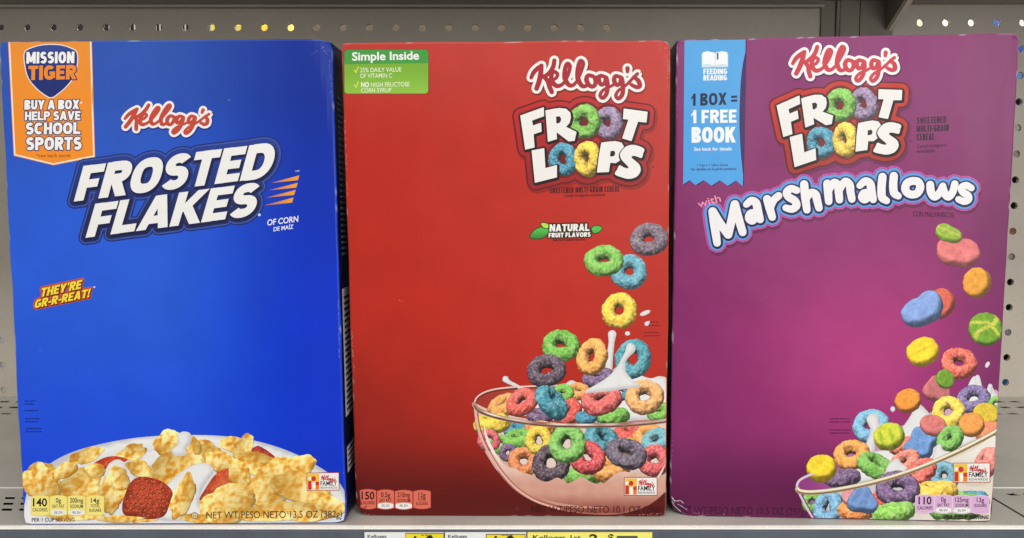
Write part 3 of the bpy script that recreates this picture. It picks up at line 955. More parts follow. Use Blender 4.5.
B1.text('serving_lettering', 'PER 1 CUP SERVING', (32, 521.6), (75, 521.2), 3.6, (60, 44, 34), .01)
B1.text('net_weight_lettering', 'NET WT/PESO NETO 13,5 OZ (382g)', (206.6, 518.4), (342.2, 517.2), 6.9, (52, 42, 38), .0)
B1.fill('kosher_mark', [ellipse(195, 515.4, 3.4, 3.4, 0, 24)], (70, 60, 50))
B1.fill('kosher_mark', [ellipse(195, 515.4, 2.8, 2.8, 0, 24)], (228, 208, 160))
B1.text('kosher_mark', 'U', (193.6, 517.0), (196.4, 517.0), 3.2, (60, 50, 40), .0)
rewards(B1, 307.6, 473.2, 338.6, 490.0, -.012)

# right side panel print
def side_print(B, name, rects, col):
    vs, fs = [], []
    br, tr = np.array(B.quad[1]), np.array(B.quad[2])
    for s0, s1, t0, t1 in rects:
        k = len(vs)
        for s, t in ((s0, t0), (s1, t0), (s1, t1), (s0, t1)):
            p = br * (1 - t) + tr * t
            d = B.depv * s
            vs.append((p[0] + .00012 + .00002 * len(name), d[1], p[1] + d[2]))
        fs.append((k, k + 1, k + 2, k + 3))
    return link(name, mesh(name, vs, fs, np.tile(np.array(col, float), (len(vs), 1))), M_PRINT, B.root)
side_print(B1, 'nutrition_panel', [(.08, .92, .22, .49)], (206, 206, 210))
side_print(B1, 'code_panel', [(.1, .6, .10, .155)], (206, 206, 210))
side_print(B1, 'nutrition_panel_lines', [(.14, .86, .23 + k * .0125, .2355 + k * .0125) for k in range(20)], (30, 30, 40))
side_print(B1, 'code_panel_lines', [(.14, .55, .108 + k * .012, .113 + k * .012) for k in range(4)], (30, 30, 40))
side_print(B1, 'side_lettering', [(.12, .12 + random.uniform(.3, .7), .56 + k * .012, .565 + k * .012) for k in range(28)], (120, 128, 160))

# =================================================================== shared title art
ca = lambda X, Y: (510 + X / 5.375, 95 + Y / 5.375)
cb = lambda X, Y: (580 + X / 5.375, 95 + Y / 5.375)
LET = {
    'F': [[ca(*p) for p in [(57, 112), (180, 68), (181, 113), (116, 137), (122, 167), (165, 152), (168, 196), (125, 210), (130, 281), (83, 292)]]],
    'L': [[ca(*p) for p in [(118, 300), (182, 288), (188, 396), (250, 378), (250, 441), (135, 470)]]],
    'T': [[cb(*p) for p in [(236, 75), (361, 92), (355, 146), (310, 142), (275, 246), (228, 232), (262, 131), (232, 128)]]],
}
def ring_letter(outer, hole, conv):
    """letter with a counter, cut into two halves so that each piece is a simple polygon"""
    o = [conv(*p) for p in outer]; h = [conv(*p) for p in hole]
    ri = min(range(len(o)), key=lambda i: (o[i][0] - h[0][0]) ** 2 + (o[i][1] - h[0][1]) ** 2)
    mid = len(h) // 2
    rj = min(range(len(o)), key=lambda i: (o[i][0] - h[mid][0]) ** 2 + (o[i][1] - h[mid][1]) ** 2)
    def span(seq, a, b):
        out = [seq[a]]
        while a != b:
            a = (a + 1) % len(seq); out.append(seq[a])
        return out
    p1 = span(o, ri, rj) + span(h, 0, mid)[::-1]
    p2 = span(o, rj, ri) + span(h, mid, 0)[::-1]
    return [p1, p2]
LET['R'] = ring_letter([(192, 85), (230, 77), (265, 72), (300, 76), (322, 96), (325, 122), (318, 150), (298, 172), (355, 200), (345, 245), (315, 248), (255, 202), (248, 197), (250, 236), (205, 250), (198, 160)],
                       [(245, 115), (268, 113), (277, 128), (272, 148), (258, 156), (247, 154)], ca)
LET['P'] = ring_letter([(115, 258), (150, 253), (190, 250), (222, 258), (237, 284), (236, 312), (222, 345), (190, 365), (160, 362), (153, 412), (92, 415), (102, 330)],
                       [(162, 300), (184, 298), (191, 312), (186, 328), (172, 333), (158, 331)], cb)
LET['S'] = [smooth([cb(*p) for p in [(342, 290), (337, 312), (330, 336), (308, 330), (285, 325), (274, 336), (296, 356), (318, 378), (323, 408), (302, 438), (262, 449), (222, 440), (188, 425), (200, 402), (212, 380), (232, 390), (252, 396), (262, 389), (244, 368), (224, 346), (216, 318), (236, 288), (264, 272), (300, 272)]], True, 3)]
GREEN, PURP, BLUE, YELL, ORAN, RED_, PINK = (112, 182, 66), (112, 84, 124), (56, 138, 170), (236, 196, 54), (234, 148, 66), (214, 72, 62), (226, 104, 98)


def froot_title(B, T, sc, rim_c, rim_edge, ring_bg):
    tp = lambda polys: [[T(p) for p in q] for q in polys]
    allp = tp([q for k in 'FRTLPS' for q in LET[k]])
    lp = [(584.6, 121.8, 15.8, 17.6, GREEN), (608.2, 123.0, 14.6, 16.8, (134, 112, 152)), (563.2, 159.4, 14.8, 16.2, BLUE), (587.6, 159.2, 13.8, 17.4, YELL)]
    els = [ellipse(*T((a, b)), c * sc, d * sc, 0, 32) for a, b, c, d, e in lp]
    allo = allp + els
    soft = [[(x + 1.6, y + 2.2) for x, y in p] for p in grow_poly(allo, 9.2 * sc, 4)]
    bgc = ring_bg
    B.fill('title_shadow', soft, lambda x, y: np.array(bgc(x, y)) * .80, None, 8)
    o = B.fill('title_outline', grow_poly(allo, 8.4 * sc, 5), rim_edge)
    B.fill('title_outline', grow_poly(allo, 6.9 * sc, 5), lambda x, y: lerp(rim_c, np.array(rim_c) * .82, (y - 100) / 90), o, 7)
    B.fill('title_outline', grow_poly(allo, 2.6 * sc, 4), tuple(np.array(rim_c) * .62), o)
    order = [1, 0, 2, 3]
    for i in order:
        a, b, c, d, e = lp[i]
        x, y = T((a, b))
        B.loop(x, y, d * sc, c * sc, 90, e, o, .40, 'title_loop')
    for k in 'FRTLPS':
        q = tp(LET[k])
        B.fill('letter_outline', [[(x + .7, y + .9) for x, y in p] for p in grow_poly(q, 2.3 * sc, 5)], (34, 12, 14), o)
        B.fill('title_letter', grow_poly(q, .35, 4), (241, 239, 236), o)
    e = T((653, 167))
    B.fill('registered_mark', [ellipse(e[0], e[1], .9, .9, 0, 10)], tuple(np.array(rim_edge) * .7), o)
    return o


# =================================================================== BOX 2: red
B2 = Box('cereal_box', (-.0906, -.0096, 0), (.0897, -.0111, 0), -1.6, [(-.0030, .2692), (.1773, .2705)],
         [(356.5, 516), (666.5, 517), (671, 39.5), (340.7, 42.5)], .058,
         'red froot loops cereal box with green Simple Inside label, middle of the three')


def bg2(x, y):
    c = lerp((194, 60, 52), (190, 46, 34), (y - 40) / 120)  # paler red at the top has the gloss sheen painted in
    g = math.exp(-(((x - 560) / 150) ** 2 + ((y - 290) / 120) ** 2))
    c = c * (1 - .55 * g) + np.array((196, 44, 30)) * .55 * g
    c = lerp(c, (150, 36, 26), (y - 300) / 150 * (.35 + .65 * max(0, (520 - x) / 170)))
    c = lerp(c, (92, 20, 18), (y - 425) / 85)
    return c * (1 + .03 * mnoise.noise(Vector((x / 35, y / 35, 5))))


B2.creases = [((.080, .275), (.0900, .235), .10)]
B2.crush = [(.0872, .2705, .007, .0014, .0012), (-.0902, 0, .008, .0018, .0014), (.0902, 0, .006, .0010, .0006), (-.0932, .2692, .004, .0006, .0004)]
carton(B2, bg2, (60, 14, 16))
# green label
lab = B2.fill('claim_label', grow_poly([rrect(344.2, 49.6, 428.2, 93.6, 3.2)], .6, 4), (96, 84, 40))
B2.fill('claim_field', [rrect(344.2, 49.6, 428.2, 93.6, 3.2)], lambda x, y: lerp((126, 178, 58), (146, 198, 74), (y - 64) / 30), lab, 5)
B2.fill('claim_header', [rrect(344.2, 49.6, 428.2, 60, 3.2) , [(344.2, 56), (428.2, 56), (428.4, 63.2), (344.4, 64.2)]], (72, 158, 70), lab)
B2.text('claim_lettering', 'Simple Inside', (352, 60.4), (419, 59.4), 7.9, (248, 248, 246), .022, 0, lab)
B2.text('claim_lettering', '25% DAILY VALUE', (360, 72.2), (401.4, 71.6), 4.3, (236, 244, 214), .006, 0, lab)
B2.text('claim_lettering', 'OF VITAMIN C', (360, 78.0), (392.2, 77.6), 4.3, (236, 244, 214), .006, 0, lab)
B2.text('claim_lettering', 'NO', (361, 87.0), (369, 86.9), 4.6, (248, 250, 240), .028, 0, lab)
B2.text('claim_lettering', 'HIGH FRUCTOSE', (371, 86.9), (409.6, 86.4), 4.3, (236, 244, 214), .006, 0, lab)
B2.text('claim_lettering', 'CORN SYRUP', (361, 92.6), (391.4, 92.2), 4.2, (236, 244, 214), .006, 0, lab)
for yy in (70.6, 85.4):
    B2.fill('check_mark', strokes([[(354.2, yy - .4), (355.8, yy + 2.0)], [(355.8, yy + 2.0), (358.2, yy - 3.6)]], .55), (220, 230, 90), lab)
g2 = lambda X, Y: (505 + X / 3.5875, 55 + Y / 3.5875)
froot_title(B2, lambda p: tuple(p[:2]), 1.0, (192, 42, 44), (104, 20, 24), bg2)
brand(B2, [g2(112, 121), g2(476, 67), g2(280, 25)], (170, 40, 52), (246, 240, 236), (120, 30, 28))
blk(B2, 'SWEETENED MULTI-GRAIN CEREAL', (549.6, 193.4), (619.4, 191.6), (.1, -5.8), .088, (84, 14, 16), None, 0, None, 'subtitle_lettering', .10)
B2.text('subtitle_lettering', 'Cereal multigrano endulzado', (564.2, 196.9), (604.8, 195.8), 2.7, (98, 18, 20), .012, .15)
# natural flavours mark
nat = B2.fill('flavour_emblem', block('NATURAL', (549.4, 231.4), (589.2, 230.8), (.2, -7.2), .13)[1](1.5) + block('FRUIT FLAVORS', (548.4, 237.4), (590.4, 236.6), (.2, -4.6), .13)[1](1.4), (56, 40, 24))
def leaf(pts, c):
    p = smooth([(500 + a / 3.167, 180 + b / 3.167) for a, b in pts], True, 5)
    B2.fill('leaf', grow_poly([p], .9, 4), (36, 60, 26), nat)
    B2.fill('leaf', [p], lambda x, y: lerp(np.array(c) * 1.15, np.array(c) * .8, (y - 228) / 12), nat, 1.6)
leaf([(96, 181), (108, 160), (130, 150), (152, 153), (148, 172), (128, 184)], (74, 168, 66))
leaf([(130, 138), (142, 136), (153, 142), (150, 152), (138, 150)], (150, 200, 70))
leaf([(290, 152), (305, 145), (322, 151), (312, 164), (296, 167)], (74, 168, 66))
B2.fill('flavour_lettering', block('NATURAL', (549.4, 231.4), (589.2, 230.8), (.2, -7.2), .13)[0] + block('FRUIT FLAVORS', (548.4, 237.4), (590.4, 236.6), (.2, -4.6), .13)[0], (246, 244, 238), nat)
B2.text('small_print', 'Sabores frutales naturales', (553, 240.9), (585.4, 240.2), 2.2, (74, 20, 18), .012)
fineprint(B2, 'small_print', 646, 660, (322, 325.4), (112, 26, 24))
fineprint(B2, 'small_print', 644, 660, (332.4, 335.6), (112, 26, 24))

# bowl picture
bout = smooth([(473.4, 402), (475, 418), (480, 440), (489, 458), (500, 474), (515, 490), (535, 502), (560, 510), (590, 514), (618, 514), (642, 508), (656, 500), (667.2, 490)], False, 6)
bpoly = bout + [(668.2, 412), (600, 424), (540, 421), (500, 413)]
def bowl2c(x, y):
    c = lerp((236, 206, 192), (226, 190, 172), (y - 430) / 40)
    c = lerp(c, (206, 152, 134), (y - 470) / 26)
    c = lerp(c, (150, 84, 72), (y - 494) / 22)
    n = mnoise.noise(Vector((x / 16, y / 9, 4)))
    c = c * (1 + .06 * n)
    e = ((x - 605) / 131) ** 2 + ((y - 400) / 114) ** 2
    return lerp(c, (232, 190, 178), (e - .93) * 9) if y < 470 else lerp(c, (184, 112, 98), (e - .9) * 8)
b2 = B2.fill('bowl_picture', [bpoly], bowl2c, None, 3)
# back rim and inside of the glass above the milk
inner = smooth([(476.5, 401), (480, 396), (487, 392), (500, 389), (520, 387), (560, 386), (610, 388), (650, 392), (668.6, 396), (668.3, 416), (610, 423), (560, 421), (510, 414), (484, 407)], True, 5)
B2.fill('bowl_inside', [inner], lambda x, y: lerp((170, 58, 48), (196, 110, 96), (x - 480) / 120), b2, 6)
rim_back = smooth([(474.4, 403), (477, 397.6), (483, 393.2), (492, 390), (505, 388), (525, 386.6), (560, 385.6)], False, 5)
B2.fill('bowl_rim', strokes([rim_back], 1.5, 0, 4, 1), (104, 34, 30), b2)
B2.fill('bowl_rim', strokes([[(x, y - .7) for x, y in rim_back]], .8, 0, 4, 1), (240, 206, 196), b2)
# milk mass and splash behind the loops
MS = [smooth([(500, 408), (520, 400), (540, 396), (556, 392), (570, 380), (580, 384), (594, 388), (610, 372), (622, 364), (634, 372), (650, 378), (660, 376), (668.8, 382), (668.4, 414), (640, 420), (590, 422), (540, 418)], True, 5)]
B2.milk(MS, b2, dens=2.2)
B2.milk(strokes([[(526, 391, .9), (518, 386, .6), (508, 381, .8), (505.6, 378.6, 1.25)], [(526, 391, 1.0), (536, 396, 1.5)]], 2.6), b2, w=2.6, dens=1.3)
B2.milk(strokes([[(612, 334, 1.25), (611.4, 342, .85), (609.6, 356, .95), (607, 372, 1.5)]], 3.4), b2, w=3.0, dens=1.4)
B2.milk(strokes([[(648.6, 322, .55), (646.6, 323.6, 1.0)], [(643, 319, .01), (644, 318, .01)]], 2.3), b2, w=2.0, dens=1.0, name='milk_drop')
B2.milk([ellipse(645.0, 312.8, 5.6, 2.2, -22, 20)], b2, w=2.0, dens=1.1, name='milk_drop')
B2.milk([ellipse(627.4, 333.2, 2.6, 2.2, 0, 16)], b2, w=1.8, dens=.9, name='milk_drop')
# floating loops
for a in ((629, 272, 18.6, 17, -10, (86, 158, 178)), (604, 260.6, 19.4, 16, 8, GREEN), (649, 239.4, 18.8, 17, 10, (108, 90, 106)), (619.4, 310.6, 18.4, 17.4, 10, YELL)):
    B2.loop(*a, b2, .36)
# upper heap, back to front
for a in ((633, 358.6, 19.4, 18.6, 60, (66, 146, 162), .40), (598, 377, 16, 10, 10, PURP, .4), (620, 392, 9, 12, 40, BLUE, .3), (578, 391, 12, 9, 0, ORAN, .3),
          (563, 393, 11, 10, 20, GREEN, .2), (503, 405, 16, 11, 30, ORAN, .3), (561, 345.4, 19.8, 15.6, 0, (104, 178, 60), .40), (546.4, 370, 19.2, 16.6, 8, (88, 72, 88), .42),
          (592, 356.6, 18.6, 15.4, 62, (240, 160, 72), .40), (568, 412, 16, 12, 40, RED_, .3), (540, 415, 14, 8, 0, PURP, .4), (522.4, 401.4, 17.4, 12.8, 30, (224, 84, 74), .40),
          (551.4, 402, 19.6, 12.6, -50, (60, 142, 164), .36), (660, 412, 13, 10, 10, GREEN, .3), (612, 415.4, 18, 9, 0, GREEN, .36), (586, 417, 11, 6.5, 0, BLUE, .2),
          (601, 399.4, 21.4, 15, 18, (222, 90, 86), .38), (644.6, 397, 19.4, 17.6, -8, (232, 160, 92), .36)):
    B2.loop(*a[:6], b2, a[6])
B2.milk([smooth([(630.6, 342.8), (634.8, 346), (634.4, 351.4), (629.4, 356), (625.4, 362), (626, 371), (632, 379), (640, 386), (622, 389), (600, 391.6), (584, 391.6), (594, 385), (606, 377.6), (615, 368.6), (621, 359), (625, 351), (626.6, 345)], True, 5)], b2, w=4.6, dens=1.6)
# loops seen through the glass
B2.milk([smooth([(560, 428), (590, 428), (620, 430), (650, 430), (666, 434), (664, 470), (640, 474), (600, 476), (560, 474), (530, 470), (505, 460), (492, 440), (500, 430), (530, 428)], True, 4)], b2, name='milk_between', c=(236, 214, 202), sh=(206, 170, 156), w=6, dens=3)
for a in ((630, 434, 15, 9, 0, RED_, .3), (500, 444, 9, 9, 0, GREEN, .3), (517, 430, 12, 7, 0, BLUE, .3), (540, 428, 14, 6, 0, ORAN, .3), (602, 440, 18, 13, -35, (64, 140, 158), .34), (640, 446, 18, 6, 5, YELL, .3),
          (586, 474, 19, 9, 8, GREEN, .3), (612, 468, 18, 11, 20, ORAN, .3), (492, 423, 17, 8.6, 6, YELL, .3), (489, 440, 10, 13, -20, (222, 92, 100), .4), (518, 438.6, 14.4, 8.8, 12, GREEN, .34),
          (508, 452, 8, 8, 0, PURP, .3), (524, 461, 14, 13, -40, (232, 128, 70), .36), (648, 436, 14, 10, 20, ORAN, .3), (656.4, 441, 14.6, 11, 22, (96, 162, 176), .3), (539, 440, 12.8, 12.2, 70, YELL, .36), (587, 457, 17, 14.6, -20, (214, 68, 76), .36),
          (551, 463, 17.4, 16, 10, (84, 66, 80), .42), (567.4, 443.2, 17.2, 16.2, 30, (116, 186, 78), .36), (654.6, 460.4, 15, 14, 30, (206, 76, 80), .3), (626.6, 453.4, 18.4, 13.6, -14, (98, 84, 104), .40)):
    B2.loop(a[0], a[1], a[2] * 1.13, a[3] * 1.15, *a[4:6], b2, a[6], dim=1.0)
wave = smooth([(487, 452), (491, 450), (495, 456), (500, 460), (508, 466), (516, 468), (522, 472), (530, 474), (538, 480), (548, 481), (558, 477), (566, 483), (574, 480), (582, 477), (592, 482), (602, 484), (612, 476), (622, 471), (634, 474), (644, 482), (656, 478), (666.8, 474)], False, 4)
B2.fill('milk_surface', [wave + [(666.8, 491), (656, 499), (642, 507), (618, 512.6), (590, 512.6), (560, 508.6), (536, 500.8), (516, 489), (502, 474), (490, 458)]],
        lambda x, y: lerp(lerp((238, 204, 188), (214, 160, 142), (y - 462) / 26), (138, 70, 60), (y - 490) / 24) * (1 + .05 * mnoise.noise(Vector((x / 9, y / 5, 8)))), b2, 3)
side_l = smooth([(475.4, 408), (478, 426), (483.6, 442), (492, 458), (503, 474), (517, 488.6), (536, 500.6), (560, 508.4)], False, 5)
B2.fill('bowl_edge', strokes([side_l], 1.1, 0, 4, 1), (232, 186, 172), b2)
B2.fill('bowl_edge', strokes([[(x + 1.9, y - .6) for x, y in side_l]], .55, 0, 4, 1), (176, 96, 84), b2)
gl = smooth([(484, 424), (487, 438), (494, 452), (503, 465)], False, 5)
B2.fill('bowl_glint', strokes([[(x, y, 1 - abs(i / (len(gl) - 1) * 2 - 1) ** 2 * .9) for i, (x, y) in enumerate(gl)]], 1.5, 0, 4, 1), (250, 234, 226), b2)
gl = smooth([(531, 494), (552, 502), (578, 506.4), (606, 507)], False, 5)
B2.fill('bowl_glint', strokes([[(x, y, 1 - abs(i / (len(gl) - 1) * 2 - 1) ** 2 * .9) for i, (x, y) in enumerate(gl)]], 1.3, 0, 4, 1), (206, 150, 134), b2)
gl = smooth([(652, 484), (660, 474), (665, 464)], False, 5)
B2.fill('bowl_glint', strokes([[(x, y, 1 - abs(i / (len(gl) - 1) * 2 - 1) ** 2 * .9) for i, (x, y) in enumerate(gl)]], 1.0, 0, 4, 1), (244, 214, 202), b2)
rim_f = smooth([(474.2, 403.6), (478, 408.6), (488, 413.4), (504, 417.8), (524, 421.4), (550, 424.0), (580, 425.0), (615, 424.6), (645, 422.8), (668.0, 420.2)], False, 6)
B2.fill('bowl_rim', strokes([rim_f], 2.2, 0, 5, 1), lambda x, y: np.array((176, 136, 118)) * (1 + .35 * mnoise.noise(Vector((x / 9, y / 30, 2)))), b2, 3)
B2.fill('bowl_rim', strokes([[(x, y - .9) for x, y in rim_f]], .75, 0, 4, 1), lambda x, y: lerp((150, 96, 82), (252, 240, 228), .55 + 1.3 * mnoise.noise(Vector((x / 22, 3, 2)))), b2, 3)
B2.fill('bowl_rim', strokes([[(x, y + 1.2) for x, y in rim_f]], .55, 0, 4, 1), (96, 60, 52), b2)
SAL = (226, 112, 92)
badge(B2, 360.0, 489.2, 376.0, 509.0, SAL, [('150', 499.2, 7.4, .80, .02), ('CALORIES', 504.2, 3.1, .86, .008)], tcol=(56, 14, 14), rim=(160, 60, 48))
badge(B2, 377.3, 489.6, 394.0, 509.2, SAL, [('0.5g', 496.9, 4.7, .56, .012), ('SAT FAT', 501.8, 3.1, .74, .008)], (503.6, '3% DV'), (56, 14, 14), rim=(160, 60, 48))
badge(B2, 395.2, 489.9, 412.4, 509.4, SAL, [('210mg', 496.9, 4.7, .72, .012), ('SODIUM', 501.8, 3.1, .76, .008)], (503.6, '9% DV'), (56, 14, 14), rim=(160, 60, 48))
badge(B2, 413.6, 489.9, 430.6, 508.6, SAL, [('12g', 497.0, 4.7, .42, .012), ('TOTAL', 501.0, 2.8, .5, .008), ('SUGARS', 504.8, 2.8, .7, .008)], tcol=(56, 14, 14), rim=(160, 60, 48))
B2.fill('kosher_mark', [ellipse(517, 508.4, 3.2, 3.2, 0, 24)], (60, 16, 16))
B2.fill('kosher_mark', [ellipse(517, 508.4, 2.6, 2.6, 0, 24)], (112, 32, 28))
B2.text('kosher_mark', 'U', (515.6, 510.0), (518.4, 510.0), 3.0, (60, 16, 16))
B2.text('net_weight_lettering', 'NET WT/PESO NETO 10.1 OZ (286g)', (531.6, 512.0), (664, 512.6), 6.5, (66, 18, 18), .0)
rewards(B2, 624.6, 477.4, 656.6, 494.6, 0)

# =================================================================== BOX 3: purple
B3 = Box('cereal_box', (.0918, -.0096, 0), (.2739, -.0189, 0), -1.45, [(-.0013, .2710), (.1810, .2725)],
         [(669.5, 516), (992, 522.5), (1020.5, 32.7), (676.5, 39.5)], .058,
         'purple froot loops with marshmallows box with blue ribbon, rightmost of the three')


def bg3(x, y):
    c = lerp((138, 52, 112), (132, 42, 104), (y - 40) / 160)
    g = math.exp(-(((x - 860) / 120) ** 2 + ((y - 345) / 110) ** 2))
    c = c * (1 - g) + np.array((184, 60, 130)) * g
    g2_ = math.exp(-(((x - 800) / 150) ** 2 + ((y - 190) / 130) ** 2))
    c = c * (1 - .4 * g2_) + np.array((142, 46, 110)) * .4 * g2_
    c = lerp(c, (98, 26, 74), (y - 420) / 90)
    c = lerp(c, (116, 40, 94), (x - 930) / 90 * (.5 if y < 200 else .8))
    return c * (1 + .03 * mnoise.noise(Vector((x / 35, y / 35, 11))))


B3.creases = [((.0850, .275), (.0905, .215), .14)]
B3.crush = [(-.0912, 0, .014, .0034, .0030), (.0898, .2725, .005, .0008, .0008), (.0912, 0, .005, .0010, .0006), (-.0925, .2710, .004, .0006, .0004)]
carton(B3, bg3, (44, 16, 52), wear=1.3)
# ribbon
zz = [(745.6, 37.6), (742.4, 186.4), (735.6, 180.6), (727.6, 185.8), (719.4, 180.4), (711.4, 185.6), (703.2, 180.2), (695.4, 185.2), (689.4, 180.2), (682.9, 184.6), (684.4, 38.8)]
rb = B3.fill('book_ribbon', [[(x + 1.1, y + .6) for x, y in zz]], (58, 30, 96))
B3.fill('ribbon_field', [zz], lambda x, y: lerp((84, 168, 232), (78, 166, 236), (y - 40) / 100), rb, 10)
bk = [[(702.4, 52.6), (707, 51.2), (714.6, 52.8), (714.6, 65.4), (707, 63.8), (702.4, 65.0)], [(715.4, 52.8), (722, 51.2), (727.2, 52.4), (727.2, 64.8), (722, 63.8), (715.4, 65.4)]]
B3.fill('book_emblem', [[(701.6, 54), (728, 54), (728, 67.2), (701.6, 67.6)]], (206, 226, 240), rb)
B3.fill('book_emblem', bk, (244, 248, 250), rb)
B3.fill('book_emblem', [[(716.6, 53), (718.4, 53), (718.2, 60.4), (717.4, 59.2), (716.6, 60.4)]], (60, 90, 150), rb)
blk(B3, 'FEEDING', (703.2, 74.4), (727, 74.2), (0, -5.6), .12, (242, 246, 250), None, 0, rb, 'ribbon_lettering')
blk(B3, 'READING', (703.2, 80.6), (726.8, 80.4), (0, -5.4), .12, (242, 246, 250), None, 0, rb, 'ribbon_lettering')
blk(B3, '1 BOX =', (691.2, 106.0), (737.0, 104.6), (0, -12.2), .105, (30, 36, 70), None, 0, rb, 'ribbon_lettering', .09)
blk(B3, '1 FREE', (691.2, 123.4), (736.2, 122.8), (0, -13.2), .115, (244, 248, 250), None, 0, rb, 'ribbon_lettering', .09)
blk(B3, 'BOOK', (691.4, 142.8), (735.4, 142.6), (0, -15.6), .12, (244, 248, 250), None, 0, rb, 'ribbon_lettering', .07)
B3.text('ribbon_lettering', 'See back for details', (693.8, 150.8), (731.6, 150.4), 3.2, (236, 244, 250), .02, 0, rb)
B3.text('ribbon_lettering', '1 Caja = 1 Libro Gratis', (697, 166.4), (727.6, 166.2), 2.4, (34, 50, 100), .012, 0, rb)
B3.text('ribbon_lettering', 'Ver detalles en la parte posterior', (690, 170.6), (736.4, 170.0), 2.6, (34, 50, 100), .012, 0, rb)
c3 = lambda X, Y: (765 + X / 3.585, 35 + Y / 3.585)
c2r = lambda X, Y: (505 + X / 3.5875, 55 + Y / 3.5875)
T3 = aff3([c2r(60, 212), c2r(512, 205), c2r(110, 462)], [c3(45, 248), c3(491, 199), c3(107, 477)])
T3b = lambda p: tuple(T3(p)[:2])
froot_title(B3, T3b, .985, (198, 56, 46), (104, 22, 36), bg3)
brand(B3, [c3(110, 139), c3(464, 81), c3(284, 46)], (204, 62, 74), (248, 242, 244), (86, 24, 80))
for tx, a, b, h in (('SWEETENED', (916.2, 124.0), (945.8, 122.8), 6.4), ('MULTI-GRAIN', (916.2, 132.2), (948.2, 131.0), 6.4), ('CEREAL', (916.2, 140.6), (933.8, 140.0), 6.4)):
    blk(B3, tx, a, b, (.1, -h), .088, (50, 14, 46), None, 0, None, 'subtitle_lettering', .10)
B3.text('subtitle_lettering', 'Cereal multigrano', (916.2, 148.0), (946, 146.6), 3.2, (58, 16, 54), .01, .15)
B3.text('subtitle_lettering', 'endulzado', (916.2, 153.0), (934, 152.2), 3.2, (58, 16, 54), .01, .15)
# Marshmallows lettering
m1 = lambda X, Y, f=1.0: (695 + X / 5.98, 165 + Y / 5.98, f)
m2 = lambda X, Y, f=1.0: (835 + X / 5.98, 165 + Y / 5.98, f)
MM = [[m1(104, 278, 1.05), m1(112, 340, 1.05), m1(122, 410, 1.0), m1(130, 466, .9)], [m1(106, 280), m1(150, 352), m1(196, 416, 1.0)], [m1(196, 416), m1(216, 330), m1(236, 236, 1.05)], [m1(236, 236), m1(258, 320), m1(282, 402, .95)],
      [m1(304, 236, .8), m1(334, 214, .95), m1(362, 228, 1.0), m1(372, 270, 1.0), m1(386, 326, .9)], [m1(366, 280, .7), m1(328, 290, .9), m1(318, 318, .9), m1(340, 334, .9), m1(374, 308, .7)],
      [m1(428, 204, 1.0), m1(442, 256, 1.0), m1(458, 312, .9)], [m1(448, 256, .8), m1(466, 212, .9), m1(496, 184, .9)],
      [m1(604, 152, .85), m1(570, 142, .9), m1(544, 164, .95), m1(556, 192, .95), m1(592, 214, .95), m1(602, 244, .95), m1(574, 264, .9), m1(538, 256, .8)],
      [m1(648, 116, 1.0), m1(654, 190, 1.0), m1(664, 268, .9)], [m1(660, 204, .8), m1(688, 166, .9), m1(716, 178, 1.0), m1(726, 216, .95), m1(736, 256, .9)],
      [m1(786, 112, 1.0), m1(790, 160, 1.0), m1(794, 218, .9)], [m1(796, 152, .8), m1(824, 106, .9), m1(848, 122, 1.0), m1(854, 166, .95), m1(858, 208, .9)], [m1(858, 152, .8), m1(890, 100, .9), m1(918, 118, 1.0), m1(924, 160, .95), m1(932, 204, .9)],
      [m2(142, 124, .8), m2(174, 98, .95), m2(204, 112, 1.0), m2(212, 156, 1.0), m2(222, 206, .9)], [m2(208, 160, .7), m2(168, 168, .9), m2(154, 192, .9), m2(172, 208, .9), m2(210, 186, .7)],
      [m2(278, 72, 1.0), m2(272, 140, 1.0), m2(276, 194, 1.0), m2(302, 214, .85)], [m2(346, 66, 1.0), m2(342, 126, 1.0), m2(348, 168, 1.0), m2(372, 186, .85)],
      [m2(452, 96, .95), m2(490, 100, .95), m2(504, 134, 1.0), m2(482, 172, .95), m2(438, 174, .95), m2(414, 144, 1.0), m2(426, 108, .95), m2(456, 96, .95)],
      [m2(564, 118, .95), m2(568, 160, 1.0), m2(588, 190, .95), m2(618, 170, .9), m2(640, 126, .85)], [m2(640, 130, .85), m2(652, 172, .95), m2(674, 190, .95), m2(700, 160, .9), m2(712, 114, .9)],
      [m2(812, 138, .8), m2(780, 122, .85), m2(752, 138, .9), m2(762, 164, .9), m2(790, 182, .9), m2(794, 206, .9), m2(768, 218, .85), m2(734, 206, .8)]]
mrad = 4.15
sh3 = [[(p[0] + 1.2, p[1] + 4.0, p[2]) for p in ln] for ln in MM]
B3.fill('title_shadow', strokes(sh3, mrad, 5.4, 5, 3), lambda x, y: np.array(bg3(x, y)) * .78, None, 8)
mo = B3.fill('title_outline', strokes(MM, mrad, 6.2, 5, 3), (206, 84, 168))
B3.fill('title_outline', strokes(MM, mrad, 5.0, 5, 3), (152, 60, 150), mo)
B3.fill('title_outline', strokes(MM, mrad, 4.3, 5, 3), (96, 158, 226), mo)
dk = [[(p[0] + .3, p[1] + .5, p[2]) for p in ln] for ln in MM]
B3.fill('title_outline', strokes(dk, mrad, 2.0, 5, 3), (26, 28, 84), mo)
B3.fill('title_lettering', strokes(MM, mrad, 0, 6, 5), (243, 241, 243), mo)
B3.text('title_word', 'with', (698.6, 208.0), (721.0, 201.4), 7.4, (238, 148, 182), .012)
B3.text('title_word', 'CON MALVAVISCOS', (912.4, 216.4), (953.6, 217.8), 5.2, (60, 14, 54), .0, -.1)
B3.text('net_weight_lettering', 'NET WT/PESO NETO 10.5 OZ (297g)', (677, 513.4), (806.4, 515.0), 7.0, (54, 12, 50), .0)
fineprint(B3, 'small_print', 829, 850, (418.4, 421.4), (84, 22, 72))
